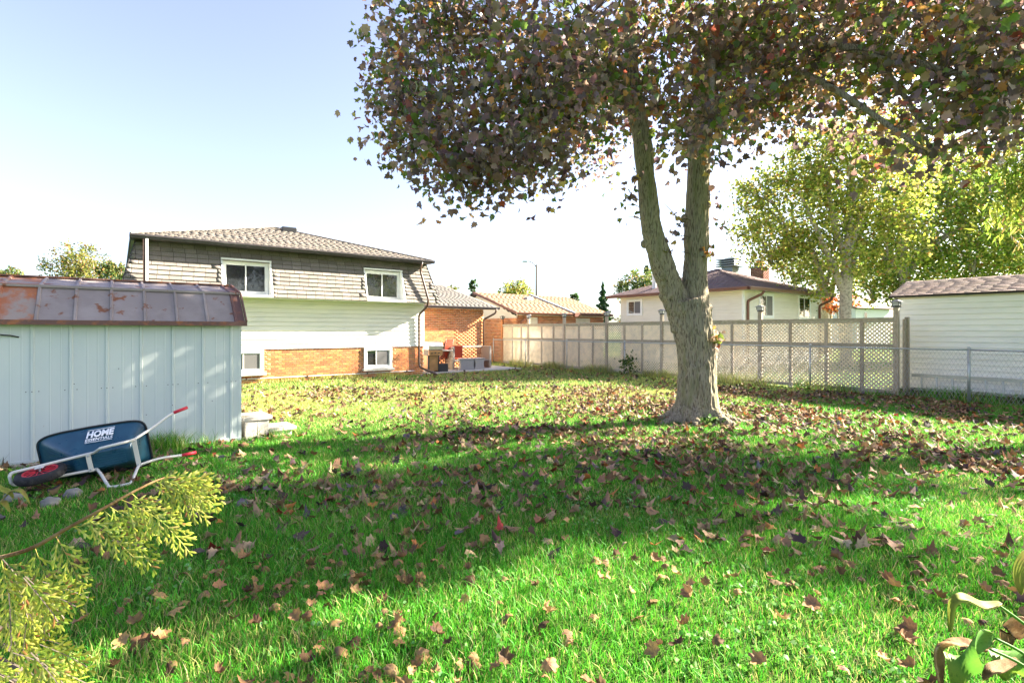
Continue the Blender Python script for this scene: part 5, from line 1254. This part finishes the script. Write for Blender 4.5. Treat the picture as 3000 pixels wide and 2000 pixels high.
for n, d0, d1, h0, h1, w0, sg in ((105000, 1.6, 4.6, .03, .085, .0045, 2), (150000, 4.6, 8.5, .03, .08, .006, 2), (150000, 8.5, 14, .03, .075, .01, 1), (140000, 14, 30, .035, .085, .018, 1)):
    x, y, d = lawn_pts(n, d0, d1); k = ~blocked(x, y) & (x < 15.8); parts.append(blades(x[k], y[k], d[k], h0, h1, w0, sg))
def strip(n, x0, x1, y0, y1, h0, h1, w0, cl=1.):
    x = rng.uniform(x0, x1, n); y = rng.uniform(y0, y1, n); k = (fbm(x * 3, y * 3, 1.1) > -.1) & ~blocked(x, y); return blades(x[k], y[k], None, h0, h1, w0, 2, .12)
parts += [strip(5000, 14.85, 15.35, 4.8, 21, .1, .32, .012), strip(1500, -1.2, 1.4, SY - .2, SY - .04, .08, .26, .005), strip(700, .35, .75, SY - .3, SY - .06, .12, .34, .005), strip(2500, 15.0, 16.1, 1, 4.8, .08, .3, .01), strip(2200, 2, 9, 17.35, 17.52, .06, .2, .012), strip(300, 1.45, 2.3, 8.25, 8.43, .08, .25, .006)]
xx, yy, dd = lawn_pts(60000, 12, 40); k = xx > 15.9; parts.append(blades(xx[k], yy[k], None, .05, .12, .03, 1))
x, y, d = lawn_pts(9000, 1.7, 7); k = ~blocked(x, y) & (fbm(x * 2, y * 2, 1.2) > .15)
P = np.stack([x[k], y[k], rng.uniform(.02, .05, k.sum())], -1); P = np.repeat(P, 3, 0) + rng.normal(size=(len(P) * 3, 3)) * np.array([.012, .012, .004])
parts.append(leaf_cloud(P, .026, [(3, (.1, .3, .04)), (2, (.16, .36, .06)), (1, (.2, .38, .14))], LS, hang=False))
V, F, C = cat_meshes(parts)
tag(link('grass', np_mesh('grass', V, F, M['grass'], C)), 'bright green lawn grass covering the backyard', 'grass', kind='stuff')

# brush and twigs under the edge of the white shed
db = MB()
for k in range(420):
    y = random.uniform(.8, 4.75); x = random.uniform(15.25, 16.15); a = random.uniform(0, 6.28); l = random.uniform(.08, .4)
    db.tube([(x, y, random.uniform(.01, .1)), (x + math.cos(a)*l, y + math.sin(a)*l, random.uniform(.02, .24))], .006, 3, cap=False)
Vd = np.array([tuple(v) for v in db.v]); Fd = np.array(db.f)
tag(link('brush', np_mesh('brush', Vd, Fd, M['debris'], np.repeat(palette(len(Vd)//6, [(3, (.07, .05, .04)), (2, (.14, .1, .07)), (1, (.05, .08, .02))]), 6, 0))), 'tangle of dry twigs at the foot of the white shed', 'brush', kind='stuff')

# ------------------------------------------------------------------ fallen leaves
def crumpled(seed, curl, fold):
    """maple leaf with an inner ring of vertices, dried and crumpled"""
    o = [(0, 0), (.14, -.05), (.3, -.04), (.3, .08), (.36, .14), (.56, .22), (.5, .34), (.43, .42), (.52, .55), (.5, .7), (.36, .62), (.25, .64), (.14, .84), (0, 1.0)]
    o = o + [(-x, y) for x, y in o[-2:0:-1]]
    n = len(o); pts_ = [(0, .38)] + [(x * .52, .38 + (y - .38) * .52) for x, y in o] + o; V = []
    s = Vector((seed * 3.7, seed * 1.3, 0))
    for x, y in pts_:
        y -= .38; r_ = math.hypot(x, y)
        z = fold * abs(x) + curl * r_ * r_ * (.6 + .8 * noise.noise(Vector((x * 1.5, y * 1.5, seed)) + s)) + .16 * noise.noise(Vector((x * 4, y * 4, seed * 2)))
        sh = 1 - .28 * r_ * abs(curl); V.append((x * sh, y * sh, z))
    F = [(0, 1 + i, 1 + (i + 1) % n) for i in range(n)]
    for i in range(n):
        a, b = 1 + i, 1 + (i + 1) % n; F += [(a, a + n, b + n), (a, b + n, b)]
    return np.array(V), np.array(F)
FT = [crumpled(1, 1.0, .2), crumpled(2, 1.3, -.3), crumpled(3, .8, .5), crumpled(4, 1.6, .1), crumpled(5, -.9, -.3), crumpled(6, .45, .15), crumpled(7, 1.2, .6)]
xs, ys = [], []
for n, d0, d1 in ((700, 1.7, 4.6), (2900, 4.6, 8.2), (6200, 8.2, 15), (3800, 15, 24)):
    x, y, d = lawn_pts(n * 3, d0, d1)
    rr = np.hypot(x - tb.x - .8, (y - tb.y + .2)); wgt = .42 + 1.2 * np.exp(-(rr / 3.6) ** 2) + .08 * (x > 9) * (y < 9)
    wgt *= .25 + .9 * np.clip(fbm(x * 1.7, y * 1.7, .9) + .45, 0, 1.5)
    k = (rng.random(len(x)) < np.clip(wgt, 0, 1)) & ~blocked(x, y) & (x < 15.0); xs.append(x[k][:n]); ys.append(y[k][:n])
x = np.concatenate(xs); y = np.concatenate(ys); n = len(x)
d = CY * x + CX * y; ok = np.abs((CX * x - CY * y) / d) < .98
order = np.argsort(np.where(ok, d, 1e9))[:300]; own = np.zeros(n, bool); own[order] = True
z = rng.uniform(.035, .06, n)
DRY = [(30, (.24, .14, .07)), (22, (.15, .08, .042)), (18, (.33, .22, .12)), (12, (.07, .045, .042)), (10, (.42, .29, .17)), (6, (.38, .14, .04)), (3, (.14, .11, .12)), (2, (.3, .04, .03))]
xo, yo, zo = x[~own], y[~own], z[~own]; parts = []; which = rng.integers(0, len(FT), len(xo))
LTF = [leaf_template(c, f, t) for c, f, t in ((1.1, .5, .6), (1.5, -.4, -.8), (.8, .75, .9), (1.7, .3, 1.0), (1.0, -.7, .4), (.5, .2, .3), (1.2, -.2, .9))]
for k, (tv, tf) in enumerate(LTF):
    q = which == k; m_ = q.sum(); V, F = scatter(tv, tf, np.stack([xo[q], yo[q], zo[q]], -1), euler(rng.normal(0, .3, m_) + math.pi * rng.integers(0, 2, m_), rng.normal(0, .3, m_), rng.uniform(0, 6.283, m_)), rng.uniform(.06, .12, m_))
    parts.append((V, F, np.repeat(palette(m_, DRY), len(tv), 0)))
V, F, C = cat_meshes(parts); V[:, 2] = np.maximum(V[:, 2], .006)
tag(link('leaf_litter', np_mesh('leaf_litter', V, F, M['dry'], C)), 'brown fallen maple leaves scattered thickly over the lawn', 'leaves', kind='stuff')
fm = [np_mesh('fallen_leaf', tv * .12, tf, M['dry1'], smooth=True) for tv, tf in FT]
for i in order:
    o = link('fallen_leaf', random.choice(fm)); o.location = (x[i], y[i], z[i] + .012); o.rotation_euler = (random.gauss(0, .4) + math.pi * random.randint(0, 1), random.gauss(0, .4), random.uniform(0, 6.28)); o.scale = [random.uniform(.38, .88)] * 3
    tag(o, 'curled brown maple leaf lying on the near grass', 'leaf', 'fallen leaves on the near lawn')
